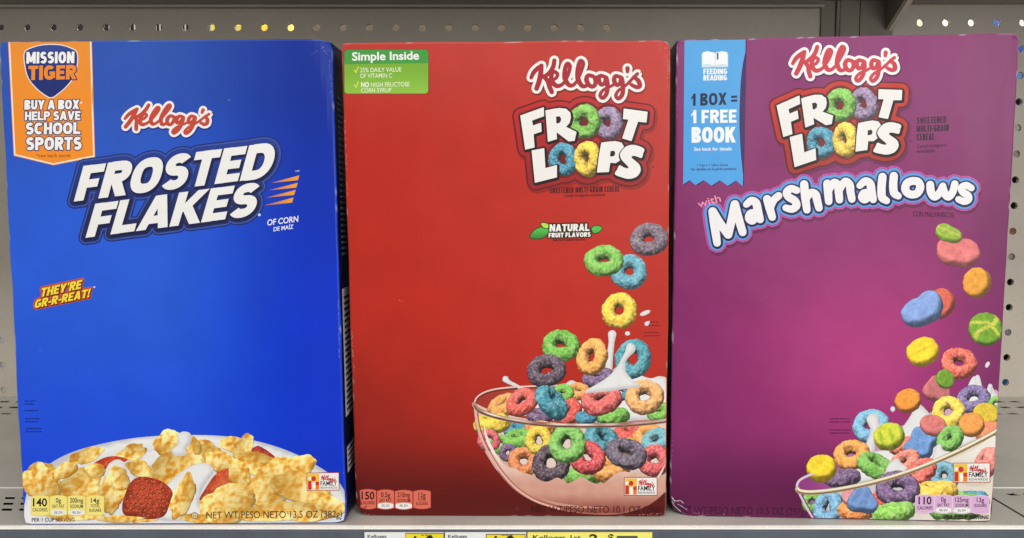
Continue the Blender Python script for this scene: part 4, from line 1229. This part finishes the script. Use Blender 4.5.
fineprint(B3, 'small_print', 828.6, 850, (429.6, 432.6), (84, 22, 72))

# floating marshmallows and the tilted bowl
x3 = lambda X, Y: (840 + X / 3.163, 210 + Y / 3.163)
rimf = smooth([(797, 488.6), (800, 491), (812, 492.0), (835, 489.6), (862, 484.4), (892, 476.6), (922, 466.2), (952, 453.6), (978, 441), (997.4, 430.8)], False, 6)
body = [(796.6, 486), (812.6, 519.0), (991.6, 522.2)] + rimf[::-1][:-2]
def bowl3c(x, y):
    t = (x - 797) / 30 - (y - 486) / 60
    c = lerp((150, 92, 158), (214, 206, 214), (x - 802 - (y - 488) * .45) / 22)
    return lerp(c, (232, 222, 206), (x - 880) / 80)
b3 = B3.fill('bowl_picture', [body], bowl3c, None, 4)
inside3 = smooth([(797, 487), (800, 478), (812, 471), (840, 455), (880, 436), (930, 412), (976, 396), (999.6, 392), (997.6, 431), (960, 450), (900, 474), (840, 489), (806, 491)], True, 4)
B3.fill('bowl_inside', [inside3], lambda x, y: lerp((150, 62, 134), (216, 170, 200), (x - 800) / 100), b3, 6)
B3.milk([smooth([(840, 470), (856, 462), (870, 452), (886, 448), (898, 432), (908, 418), (917, 404), (926, 410), (934, 420), (950, 420), (962, 404), (968, 384), (974, 376), (979, 384), (984, 392), (990, 385), (995, 392), (999, 402), (997.8, 430), (960, 449), (910, 471), (860, 484), (838, 486)], True, 5)], b3, dens=2.2)
B3.milk(strokes([[(977, 377, .9), (979, 386, 1.0), (980, 396, 1.3)], [(990, 386, .9), (988, 396, 1.2)]], 2.6), b3, w=2.6, dens=1.3)
fl = lambda k, n, a, p=0: (lambda t: 1 + a * math.cos(n * t + p))
heart = lambda t: .82 + .22 * math.cos(2 * t) + .10 * math.sin(3 * t)
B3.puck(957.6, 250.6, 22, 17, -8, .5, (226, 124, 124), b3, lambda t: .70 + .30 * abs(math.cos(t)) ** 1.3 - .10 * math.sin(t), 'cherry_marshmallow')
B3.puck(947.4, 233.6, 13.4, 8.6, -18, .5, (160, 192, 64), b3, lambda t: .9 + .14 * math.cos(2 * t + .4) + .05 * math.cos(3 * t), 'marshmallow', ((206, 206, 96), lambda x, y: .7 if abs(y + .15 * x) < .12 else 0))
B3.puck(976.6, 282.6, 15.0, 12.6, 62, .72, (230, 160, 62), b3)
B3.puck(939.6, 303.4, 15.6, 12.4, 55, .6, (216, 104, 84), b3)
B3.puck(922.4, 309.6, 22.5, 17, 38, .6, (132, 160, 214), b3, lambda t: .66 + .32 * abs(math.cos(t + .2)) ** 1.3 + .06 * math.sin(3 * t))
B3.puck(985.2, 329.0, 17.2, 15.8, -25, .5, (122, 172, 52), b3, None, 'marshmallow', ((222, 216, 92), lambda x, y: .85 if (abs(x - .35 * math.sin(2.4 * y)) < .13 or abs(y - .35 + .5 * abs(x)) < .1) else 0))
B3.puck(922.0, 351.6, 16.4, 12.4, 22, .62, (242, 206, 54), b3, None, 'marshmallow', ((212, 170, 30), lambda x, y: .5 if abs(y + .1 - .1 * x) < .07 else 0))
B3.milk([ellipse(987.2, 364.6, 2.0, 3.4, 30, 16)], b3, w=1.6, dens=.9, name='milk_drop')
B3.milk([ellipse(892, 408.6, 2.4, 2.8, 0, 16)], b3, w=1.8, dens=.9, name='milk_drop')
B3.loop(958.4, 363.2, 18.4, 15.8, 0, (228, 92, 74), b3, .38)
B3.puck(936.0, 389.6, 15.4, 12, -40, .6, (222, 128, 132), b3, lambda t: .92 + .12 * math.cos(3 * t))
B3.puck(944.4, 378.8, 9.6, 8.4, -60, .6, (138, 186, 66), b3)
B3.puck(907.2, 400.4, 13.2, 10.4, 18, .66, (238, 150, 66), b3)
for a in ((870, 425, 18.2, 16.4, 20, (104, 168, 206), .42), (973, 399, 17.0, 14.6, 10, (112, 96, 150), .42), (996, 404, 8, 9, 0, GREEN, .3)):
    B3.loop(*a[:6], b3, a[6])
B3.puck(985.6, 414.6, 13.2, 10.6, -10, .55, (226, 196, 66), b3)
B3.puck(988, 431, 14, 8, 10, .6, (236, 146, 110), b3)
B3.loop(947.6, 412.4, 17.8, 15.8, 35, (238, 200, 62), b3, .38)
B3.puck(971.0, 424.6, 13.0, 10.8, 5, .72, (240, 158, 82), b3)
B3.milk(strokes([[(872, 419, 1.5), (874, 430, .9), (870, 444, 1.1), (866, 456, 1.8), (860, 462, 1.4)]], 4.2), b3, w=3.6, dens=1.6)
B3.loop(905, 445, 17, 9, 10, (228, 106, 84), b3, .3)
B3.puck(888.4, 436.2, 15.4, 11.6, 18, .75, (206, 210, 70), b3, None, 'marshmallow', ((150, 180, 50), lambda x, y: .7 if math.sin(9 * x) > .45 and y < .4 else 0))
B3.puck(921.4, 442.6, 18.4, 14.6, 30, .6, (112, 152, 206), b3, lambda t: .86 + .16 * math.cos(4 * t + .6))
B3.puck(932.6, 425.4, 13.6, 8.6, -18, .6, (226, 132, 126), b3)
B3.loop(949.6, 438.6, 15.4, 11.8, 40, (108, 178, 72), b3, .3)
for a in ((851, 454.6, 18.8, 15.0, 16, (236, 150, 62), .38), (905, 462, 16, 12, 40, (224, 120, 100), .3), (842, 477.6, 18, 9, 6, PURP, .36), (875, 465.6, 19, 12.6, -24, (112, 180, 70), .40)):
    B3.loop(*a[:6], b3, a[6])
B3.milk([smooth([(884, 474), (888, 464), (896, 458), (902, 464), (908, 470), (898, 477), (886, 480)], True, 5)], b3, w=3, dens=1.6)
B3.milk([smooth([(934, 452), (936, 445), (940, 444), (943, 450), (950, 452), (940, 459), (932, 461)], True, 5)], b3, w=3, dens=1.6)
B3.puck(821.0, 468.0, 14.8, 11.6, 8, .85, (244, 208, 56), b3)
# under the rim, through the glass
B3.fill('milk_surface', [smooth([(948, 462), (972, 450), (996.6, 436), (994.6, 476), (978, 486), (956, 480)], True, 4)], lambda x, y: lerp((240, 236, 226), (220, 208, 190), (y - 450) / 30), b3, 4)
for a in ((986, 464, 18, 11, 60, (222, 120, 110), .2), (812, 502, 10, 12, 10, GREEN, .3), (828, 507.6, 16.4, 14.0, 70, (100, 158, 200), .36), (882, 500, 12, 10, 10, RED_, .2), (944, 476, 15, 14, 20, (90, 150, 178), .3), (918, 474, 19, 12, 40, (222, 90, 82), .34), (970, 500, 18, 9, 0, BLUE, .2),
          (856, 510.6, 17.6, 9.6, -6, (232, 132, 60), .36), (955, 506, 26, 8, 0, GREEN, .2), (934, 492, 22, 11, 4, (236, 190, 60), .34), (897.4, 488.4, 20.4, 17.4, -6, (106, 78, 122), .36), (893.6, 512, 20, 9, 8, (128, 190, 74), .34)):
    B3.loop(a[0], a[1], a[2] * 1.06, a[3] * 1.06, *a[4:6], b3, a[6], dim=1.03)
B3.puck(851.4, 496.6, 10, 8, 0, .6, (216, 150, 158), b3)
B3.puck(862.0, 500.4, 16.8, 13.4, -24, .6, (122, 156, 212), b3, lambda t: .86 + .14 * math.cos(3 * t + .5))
B3.fill('bowl_edge', strokes([[(797.4, 490), (804, 503), (812.6, 518.4)]], 1.0, 0, 4, 3), (226, 200, 228), b3)
B3.fill('bowl_edge', strokes([[(800.4, 492), (807, 505), (815.4, 518.6)]], .5, 0, 4, 3), (120, 60, 120), b3)
rimb = smooth([(796.4, 487), (797.6, 482), (802, 478), (812, 473.4)], False, 5)
B3.fill('bowl_rim', strokes([rimb], 1.2, 0, 4, 1), (222, 206, 222), b3)
B3.fill('bowl_rim', strokes([rimf], 2.5, 0, 5, 1), (196, 176, 130), b3)
B3.fill('bowl_rim', strokes([[(x - .2, y - 1.0) for x, y in rimf]], .9, 0, 4, 1), (246, 240, 222), b3)
B3.fill('bowl_rim', strokes([[(x + .2, y + 1.4) for x, y in rimf]], .6, 0, 4, 1), (132, 100, 70), b3)
LIL = (222, 178, 218)
badge(B3, 915.4, 494.6, 933.6, 512.6, LIL, [('110', 503.8, 7.2, .72, .022), ('CALORIES', 509.0, 3.0, .84, .012)], tcol=(40, 18, 44), rim=(236, 214, 234))
badge(B3, 934.6, 494.8, 951.4, 513.0, LIL, [('0g', 501.4, 4.4, .3, .012), ('SAT FAT', 506.2, 3.0, .74, .012)], (508.0, '0% DV'), (40, 18, 44), rim=(236, 214, 234))
badge(B3, 952.4, 495.0, 970.2, 513.2, LIL, [('125mg', 501.6, 4.4, .76, .012), ('SODIUM', 506.4, 3.0, .74, .012)], (508.2, '5% DV'), (40, 18, 44), rim=(236, 214, 234))
badge(B3, 971.4, 495.2, 988.4, 513.4, LIL, [('13g', 501.8, 4.4, .44, .012), ('SUGARS', 506.6, 3.0, .72, .012)], tcol=(40, 18, 44), rim=(236, 214, 234))
B3.text('serving_lettering', 'PER 1 CUP SERVING', (944, 518.4), (988.4, 518.8), 3.6, (44, 24, 36), .02, .12)
rewards(B3, 953.2, 463.2, 989.2, 481.6, .0)
# crushed, whitened corner and top crease
B3.fill('worn_corner', strokes([[(671.4, 497, .5), (672.6, 501, .9), (676, 502, .7), (680, 501, .5), (682.6, 503.6, .8)], [(671.0, 503, .9), (671.4, 508, .6), (674, 512, 1.1), (678, 514.2, .8)],
                                [(676, 506, .5), (681, 508, .7), (686.4, 510.6, .4)], [(672.6, 499, .5), (673.4, 504, .4)]], .62, 0, 3, 3), (206, 196, 208))

def scuffs(B, name, spots, col):
    rnd2 = random.Random(len(spots) + int(B.w * 1e5))
    pp = []
    for x, y, ln, ang in spots:
        a = math.radians(ang); n = max(2, int(ln / 2.2))
        for k in range(n):
            if rnd2.random() < .3: continue
            px, py = x + math.cos(a) * ln * k / n + rnd2.uniform(-.5, .5), y + math.sin(a) * ln * k / n + rnd2.uniform(-.5, .5)
            pp.append(ellipse(px, py, rnd2.uniform(.3, .95), rnd2.uniform(.25, .45), ang + rnd2.uniform(-25, 25), 7))
    B.fill(name, pp, col)
scuffs(B1, 'scuff_marks', [(312, 54, 16, -32), (322, 47, 10, 60), (329, 60, 26, 86), (331, 84, 14, 88), (229, 100, 2, 0), (4, 43, 8, 5), (338, 300, 60, 89), (344, 470, 30, 88), (40, 350, 5, 20)], (120, 140, 206))
scuffs(B2, 'scuff_marks', [(664, 46, 8, 60), (668, 60, 30, 91), (345, 120, 80, 88), (352, 330, 60, 87), (364, 514, 14, 10), (640, 514, 24, -2), (400, 300, 4, 30)], (232, 150, 140))
scuffs(B3, 'scuff_marks', [(1006, 60, 40, 105), (1014, 40, 9, 40), (679, 60, 60, 92), (672, 440, 50, 92), (690, 512, 20, 8), (748, 210, 3, 0), (724, 513, 3, 80), (760, 300, 4, 40)], (176, 120, 172))

# =================================================================== the shelf
def box_bm(vs, fs, x0, y0, z0, x1, y1, z1):
    k = len(vs)
    vs += [(x0, y0, z0), (x1, y0, z0), (x1, y1, z0), (x0, y1, z0), (x0, y0, z1), (x1, y0, z1), (x1, y1, z1), (x0, y1, z1)]
    fs += [(k, k + 3, k + 2, k + 1), (k + 4, k + 5, k + 6, k + 7), (k, k + 1, k + 5, k + 4), (k + 1, k + 2, k + 6, k + 5), (k + 2, k + 3, k + 7, k + 6), (k + 3, k, k + 4, k + 7)]


def sheet_with_holes(name, x0, y0, x1, y1, holes, z, mat, parent, thick=.0012, axis='z'):
    """thin steel sheet with true openings (each opening a convex polygon)"""
    outer = [(x0, y0), (x1, y0), (x1, y1), (x0, y1)]
    vs = [Vector(p) for p in outer]; fs = [list(range(4))]
    for h in holes:
        fs.append(list(range(len(vs), len(vs) + len(h)))); vs += [Vector(p) for p in h]
    v, e, f, ov, oe, of = delaunay_2d_cdt(vs, [], fs, 0, 1e-7, True)
    keep = [tuple(f[i]) for i in range(len(f)) if list(of[i]) == [0]]
    from collections import Counter
    ed = Counter()
    for t in keep:
        for i in range(len(t)): ed[(t[i], t[(i + 1) % len(t)])] += 1
    n = len(v)
    mk = (lambda p, d: (p.x, p.y, z - d)) if axis == 'z' else (lambda p, d: (p.x, z + d, p.y))
    V = [mk(p, 0) for p in v] + [mk(p, thick) for p in v]
    F = [t if axis == 'z' else t for t in keep] + [tuple(i + n for i in t[::-1]) for t in keep]
    for (a, b) in ed:
        if (b, a) not in ed: F.append((b, a, a + n, b + n))
    me = bpy.data.meshes.new(name); me.from_pydata(V, [], F); me.update()
    return link(name, me, mat, parent)


YB, YF = .280, -.0238
shelf = bpy.data.objects.new('store_shelf', None); COL.objects.link(shelf)
shelf.location = (0, 0, 0)
tag(shelf, 'grey slotted steel store shelf under the three cereal boxes, with white front lip', 'shelf')
XL, XR, XJ = -.62, .62, .2978
def slots(xa, xb, rows, pitch=.0104, ln=.0060, wd=.0046):
    out = []
    for k, y in enumerate(rows):
        x = xa + .004 + (k % 2) * pitch / 2
        while x + ln < xb - .002:
            out.append([(x + .0012, y - wd / 2), (x + ln + .0012, y - wd / 2), (x + ln - .0012, y + wd / 2), (x - .0012, y + wd / 2)])
            x += pitch
    return out
rowsF = [.0006, .0097, .0190]
rowsB = [.2200, .2420, .2630]
for xa, xb, front in ((XL, XJ - .0009, True), (XJ + .0009, XR, True)):
    hl = slots(xa, xb, rowsB, .0150, .0082, .0070) + (slots(xa, -.20, rowsF) if xa < 0 else slots(xa + .008, xb, [.0250]))
    sheet_with_holes('deck', xa, .0366, xb, YB - .0015, [h for h in hl if h[0][1] > .04], -.0006, M_DECK, shelf, .0005)
    sheet_with_holes('deck_front', xa, YF + .0012, xb, .0354, [h for h in hl if h[0][1] < .03], 0, M_DECK, shelf, .0005)
vs, fs = [], []
box_bm(vs, fs, XL, .0354, -.003, XR, .0366, .0004)
link('deck_seam', mesh('deck_seam', vs, fs), M_LIP, shelf)
vs, fs = [], []
box_bm(vs, fs, XL, YF + .004, -.020, XR, YB - .002, -.018)
link('slot_shade_sheet', mesh('slot_shade_sheet', vs, fs), M_DARK, shelf)  # near-black sheet, shade put in as colour so the slots above look dark
# front lip: rounded profile swept along x, a groove, then the price rail
prof = [(YF + .0012, 0), (YF + .0004, -.0001), (YF - .0001, -.0003), (YF - .0001, -.0005), (YF + .0004, -.0006), (YF - .0003, -.0008), (YF - .0008, -.0010), (YF - .0010, -.0015), (YF - .0006, -.0018), (YF + .003, -.0019)]
vs = [(x, y, z) for x in (XL, XR) for y, z in prof]
n = len(prof)
fs = [(i, i + n, i + n + 1, i + 1) for i in range(n - 1)]
link('front_lip', mesh('front_lip', vs, fs), M_LIP, shelf)
vs, fs = [], []
prof = [(YF + .0025, -.0019), (YF - .0002, -.0022), (YF - .0008, -.0028), (YF - .0010, -.040), (YF - .006, -.0425), (YF - .006, -.045), (YF + .002, -.045)]
n = len(prof)
vs = [(x, y, z) for x in (XL, XR) for y, z in prof]
fs = [(i, i + n, i + n + 1, i + 1) for i in range(n - 1)]
link('price_rail', mesh('price_rail', vs, fs), M_RAIL, shelf)

# price tags in the rail
class Tag:
    def __init__(self, name, x0, x1, label, left_yellow):
        vs, fs = [], []
        zt = -.0030
        self.y = YF - .0016; self.x0, self.x1, self.zt = x0, x1, zt
        self.k = 1
        box_bm(vs, fs, x0, self.y, zt - .032, x1, self.y + .00035, zt)
        self.o = link(name, mesh(name, vs, fs, np.tile(np.array((250, 240, 120.) if left_yellow else (238, 238, 238.)), (8, 1))), M_PAPER)
        tag(self.o, label, 'price tag', 'price tags in the shelf rail')
    def rect(self, name, x0, x1, z0, z1, c):
        y = self.y - .00005 * self.k; self.k += 1
        return link(name, mesh(name, [(x0, y, z0), (x1, y, z0), (x1, y, z1), (x0, y, z1)], [(0, 1, 2, 3)], np.tile(np.array(c, float), (4, 1))), M_PAPER, self.o)
    def text(self, s, x0, x1, z, h, c, bold=0.01):
        v, f = font_mesh(s, bold)
        y = self.y - .00005 * self.k; self.k += 1
        a, b = v[:, 0].min(), v[:, 0].max()
        V = np.c_[x0 + (v[:, 0] - a) / (b - a) * (x1 - x0), np.full(len(v), y), z + v[:, 1] / CAP * h]
        return link('tag_lettering', mesh('tag_lettering', V, f, np.tile(np.array(c, float), (len(V), 1))), M_PAPER, self.o)
SC = .4148 / 760.0
tx = lambda px: (px - 512) * SC
for x0, xm, x1, lbl in ((360, 402, 442, 'white and yellow price tag below the left part of the red box'), (443, 485, 527, 'white and yellow price tag below the middle of the red box')):
    t = Tag('price_tag', tx(x0), tx(x1) - .0002, lbl, False)
    if x0 > 400:
        t.rect('price_field_border', tx(xm), tx(x1 - 1), t.zt - .030, t.zt - .0009, (110, 96, 40))
        t.rect('price_field', tx(xm + .9), tx(x1 - 1.9), t.zt - .029, t.zt - .0014, (244, 222, 50))
    else:
        t.rect('price_field_border', tx(xm), tx(x1 - .4), t.zt - .030, t.zt - .0003, (150, 130, 50))
        t.rect('price_field', tx(xm + .6), tx(x1 - .8), t.zt - .029, t.zt - .0009, (244, 222, 50))
    t.text('Kelloggs', tx(x0 + 3.2), tx(x0 + 22.6), t.zt - .0032, .0019, (50, 50, 54))
    for k_ in range(3): t.rect('small_print', tx(xm + 16.5 + 4 * k_), tx(xm + 19.6 + 4 * k_), t.zt - .0018, t.zt - .0013, (120, 108, 40))
    t.text('1', tx(xm + 9.0), tx(xm + 11.4), t.zt - .0064, .0042, (36, 32, 24), .02)
    t.text('2', tx(xm + 21.6), tx(xm + 30.4), t.zt - .0098, .0076, (36, 32, 24), .03)
t = Tag('price_tag', tx(528), tx(656.5), 'wide yellow price tag below the right part of the red box', True)
t.text('Kelloggs 1st', tx(533.5), tx(583), t.zt - .0044, .0028, (56, 52, 30), .015)
t.text('2', tx(591.6), tx(600.6), t.zt - .0062, .0050, (56, 52, 30), .03)
t.text('$', tx(611), tx(617), t.zt - .0050, .0040, (56, 52, 30), .02)
t.rect('price_block', tx(620), tx(641.5), t.zt - .012, t.zt - .0020, (88, 86, 84))

# =================================================================== back of the bay
def disc(cx, cz, r, n=14): return [(cx + r * math.cos(2 * math.pi * k / n), cz + r * math.sin(2 * math.pi * k / n)) for k in range(n)]
HR = .0034
holesL, holesR = [], []
lx0, ph = -.427 + .0005, .02451
for i in range(-4, 22):
    x = lx0 + i * ph
    if x > .275: continue
    for j in range(0, 15):
        z = .3484 - j * .0241 - (i * .00002)
        if j > 0 and x < -.405: continue                     # plain strip beside the left post
        if z < .012 or z > .36: continue
        holesL.append((x, z))
for k in range(4): holesL.append((-.4888, .0306 + .0241 * k - .0241))
for i in range(0, 10):
    for j in range(0, 15):
        z = .3526 - j * .0242
        if z < .012 or z > .36: continue
        holesR.append((.3794 + i * .0238, z))
pl = sheet_with_holes('pegboard_wall', -.80, -.03, .298, .52, [disc(x, z, HR) for x, z in holesL], YB, M_BOARD, None, .003, 'y')
tag(pl, 'grey perforated steel back panel behind the blue and red boxes', 'pegboard', None, 'structure')
pr = sheet_with_holes('pegboard_wall', .352, -.03, .80, .52, [disc(x, z, HR) for x, z in holesR], YB, M_BOARD, None, .003, 'y')
tag(pr, 'grey perforated steel back panel right of the upright post', 'pegboard', None, 'structure')
# goods of the next aisle seen through the holes: one patch of colour behind each hole
def patches(name, items, dz=.0):
    vs, fs, cs = [], [], []
    for x, z, c in items:
        k = len(vs)
        vs += [(x - .0115, YB + .03, z - .0115), (x + .0115, YB + .03, z - .0115), (x + .0115, YB + .03, z + .0115), (x - .0115, YB + .03, z + .0115)]
        cs += [c] * 4; fs.append((k, k + 1, k + 2, k + 3))
    return link(name, mesh(name, vs, fs, np.array(cs, float)), M_STOCK)
rnd = random.Random(3)
DK = (16, 14, 12); GR = (92, 84, 72)
it = []
for x, z in holesL:
    i = round((x - lx0) / ph)
    c = DK
    if z > .34:
        if i in (6, 7): c = (190, 170, 60)
        elif i == 8: c = (226, 190, 60)
        elif i == 9: c = (226, 206, 110)
        elif 10 <= i <= 22: c = GR
        if x > .13: c = (250, 248, 226)
        if abs(x - .1605) < .01: c = (150, 110, 104)
        if x > .255: c = (150, 140, 124)
    it.append((x, z, c))
seqR = [(246, 240, 200), (250, 244, 200), (244, 240, 240), (246, 244, 250), (60, 90, 160), (200, 200, 200)]
colR = [(40, 70, 150), (60, 90, 160), (90, 150, 210), DK, (200, 196, 190), (190, 186, 180), DK, DK, (220, 140, 110), (220, 216, 200), DK, DK, (230, 226, 230), DK, (70, 130, 200)]
for n_, (x, z) in enumerate(holesR):
    i = round((x - .3794) / .0238); j = round((.3526 - z) / .0242)
    c = seqR[min(i, 5)] if j == 0 else colR[j % 15]
    it.append((x, z, c))
st = patches('stock_beyond_wall', it)
tag(st, 'coloured goods of the next aisle glimpsed through the pegboard holes', 'stock', None, 'stuff')

# upright post with slots between the two panels
post = bpy.data.objects.new('shelf_upright', None); COL.objects.link(post); post.location = (.325, YB, 0)
tag(post, 'slotted grey steel upright post between the two pegboard panels', 'upright post')
def part(name, boxes, mat, parent, off=(0, 0, 0)):
    vs, fs = [], []
    for b_ in boxes: box_bm(vs, fs, *[b_[k] - off[k % 3] for k in range(6)])
    return link(name, mesh(name, vs, fs), mat, parent)
PO = (.325, YB, 0)
part('post_flange', [(.2865, YB - .0022, -.03, .3020, YB - .0004, .5)], M_POST, post, PO)
part('post_channel', [(.3032, YB - .0046, -.03, .3205, YB + .012, .5)], M_POST, post, PO)
part('post_web', [(.3218, YB - .0036, -.03, .3520, YB + .012, .5)], M_POST, post, PO)
part('post_groove', [(.2990, YB - .0026, -.03, .3004, YB - .0023, .5), (.3206, YB + .001, -.03, .3217, YB + .002, .5)], M_DARK, post, PO)

# upper shelf overhead (its rear lip shows at the top of the picture) with its bracket
up = bpy.data.objects.new('upper_shelf', None); COL.objects.link(up); up.location = (0, YB, .3655)
tag(up, 'underside of the steel shelf above, along the top edge of the picture', 'shelf')
UO = (0, YB, .3655)
part('shelf_panel', [(-.80, YF - .004, .3715, .80, YB - .0015, .3745)], M_POST, up, UO)
part('rear_lip', [(-.80, YB - .0075, .3655, .2860, YB - .0035, .3714)], M_POST, up, UO)
part('rear_bead', [(-.80, YB - .0100, .3646, .2860, YB - .0076, .3662)], M_BOARD, up, UO)
part('rear_lip', [(.3530, YB - .0075, .3685, .80, YB - .0035, .3714)], M_POST, up, UO)
part('front_lip', [(-.80, YF - .006, .364, .80, YF - .0041, .3745)], M_POST, up, UO)
# bracket blade: triangular plate with a folded lower flange
bx = .3465
ang = [(YB - .002, .3440), (YB - .002, .3712), (YB - .060, .3712), (YB - .041, .3655)]
vs, fs = [], []
for xx in (bx - .0012, bx + .0012):
    vs += [(xx - UO[0], y - UO[1], z - UO[2]) for y, z in ang]
n = len(ang)
fs = [tuple(range(n))[::-1], tuple(range(n, 2 * n))] + [(i, (i + 1) % n, (i + 1) % n + n, i + n) for i in range(n)]
link('bracket', mesh('bracket', vs, fs), M_POST, up)
low = [(YB - .0020, .3434), (YB - .041, .3650), (YB - .060, .3706)]
vs, fs = [], []
for x0_, x1_ in ((bx + .0013, bx + .0062),):
    for y, z in low: vs += [(x0_ - UO[0], y - UO[1], z - UO[2]), (x1_ - UO[0], y - UO[1], z - UO[2]), (x1_ - UO[0], y - UO[1], z + .0014 - UO[2]), (x0_ - UO[0], y - UO[1], z + .0014 - UO[2])]
for i in range(len(low) - 1):
    a = i * 4; b_ = a + 4
    fs += [(a, a + 1, b_ + 1, b_), (a + 1, a + 2, b_ + 2, b_ + 1), (a + 2, a + 3, b_ + 3, b_ + 2), (a + 3, a, b_, b_ + 3)]
fs += [(3, 2, 1, 0), (len(vs) - 4, len(vs) - 3, len(vs) - 2, len(vs) - 1)]
link('bracket_flange', mesh('bracket_flange', vs, fs), M_BOARD, up)

# =================================================================== camera, light
cam = bpy.data.cameras.new('camera')
cam.sensor_width = 36; cam.lens = 36 * 760 / 1024; cam.clip_start = .01; cam.clip_end = 50
co = bpy.data.objects.new('camera', cam); COL.objects.link(co)
co.location = (0, -.4408, .176); co.rotation_euler = (math.radians(90 - 4.2), 0, 0)
scene.camera = co


def area(name, loc, target, sx, sy, power, color=(1, 1, 1)):
    l = bpy.data.lights.new(name, 'AREA'); l.shape = 'RECTANGLE'; l.size = sx; l.size_y = sy; l.energy = power; l.color = color
    o = bpy.data.objects.new(name, l); COL.objects.link(o)
    o.location = loc
    o.rotation_euler = (Vector(target) - Vector(loc)).to_track_quat('-Z', 'Y').to_euler()
    return o


area('aisle_ceiling_lamp', (.1, -1.55, 1.75), (0, .1, .15), 2.4,   .35, 21, (1.0, .965, .90))
area('low_fill_lamp', (1.3, -2.4, .55), (0, .1, .15), 2.0, 1.0, 34, (1.0, .98, .95))  # added low fill lamp, brightens the pegboard beneath the upper shelf
area('gap_fill_lamp', (0, YB + .012, .47), (0, YB + .03, .2), 1.3,   .012, 6, (1, .97, .92))  # added strip lamp inside the gap, lights the colour patches behind the holes
wd = bpy.data.worlds.new('World'); scene.world = wd; wd.use_nodes = True
wn, wl = wd.node_tree.nodes, wd.node_tree.links
bgn = wn['Background']; bgn.inputs[1].default_value = .50
tc = wn.new('ShaderNodeTexCoord'); sp = wn.new('ShaderNodeSeparateXYZ'); rp = wn.new('ShaderNodeValToRGB')
wl.new(tc.outputs['Generated'], sp.inputs[0]); wl.new(sp.outputs['Z'], rp.inputs['Fac']); wl.new(rp.outputs['Color'], bgn.inputs[0])
rp.color_ramp.elements[0].position = 0.0; rp.color_ramp.elements[0].color = (.55, .54, .52, 1)     # level and below: floor and facing shelves
rp.color_ramp.elements[1].position = 0.30; rp.color_ramp.elements[1].color = (1.15, 1.12, 1.06, 1)  # bright store ceiling
scene.view_settings.view_transform = 'Standard'
scene.view_settings.look = 'None'
scene.view_settings.exposure = 0
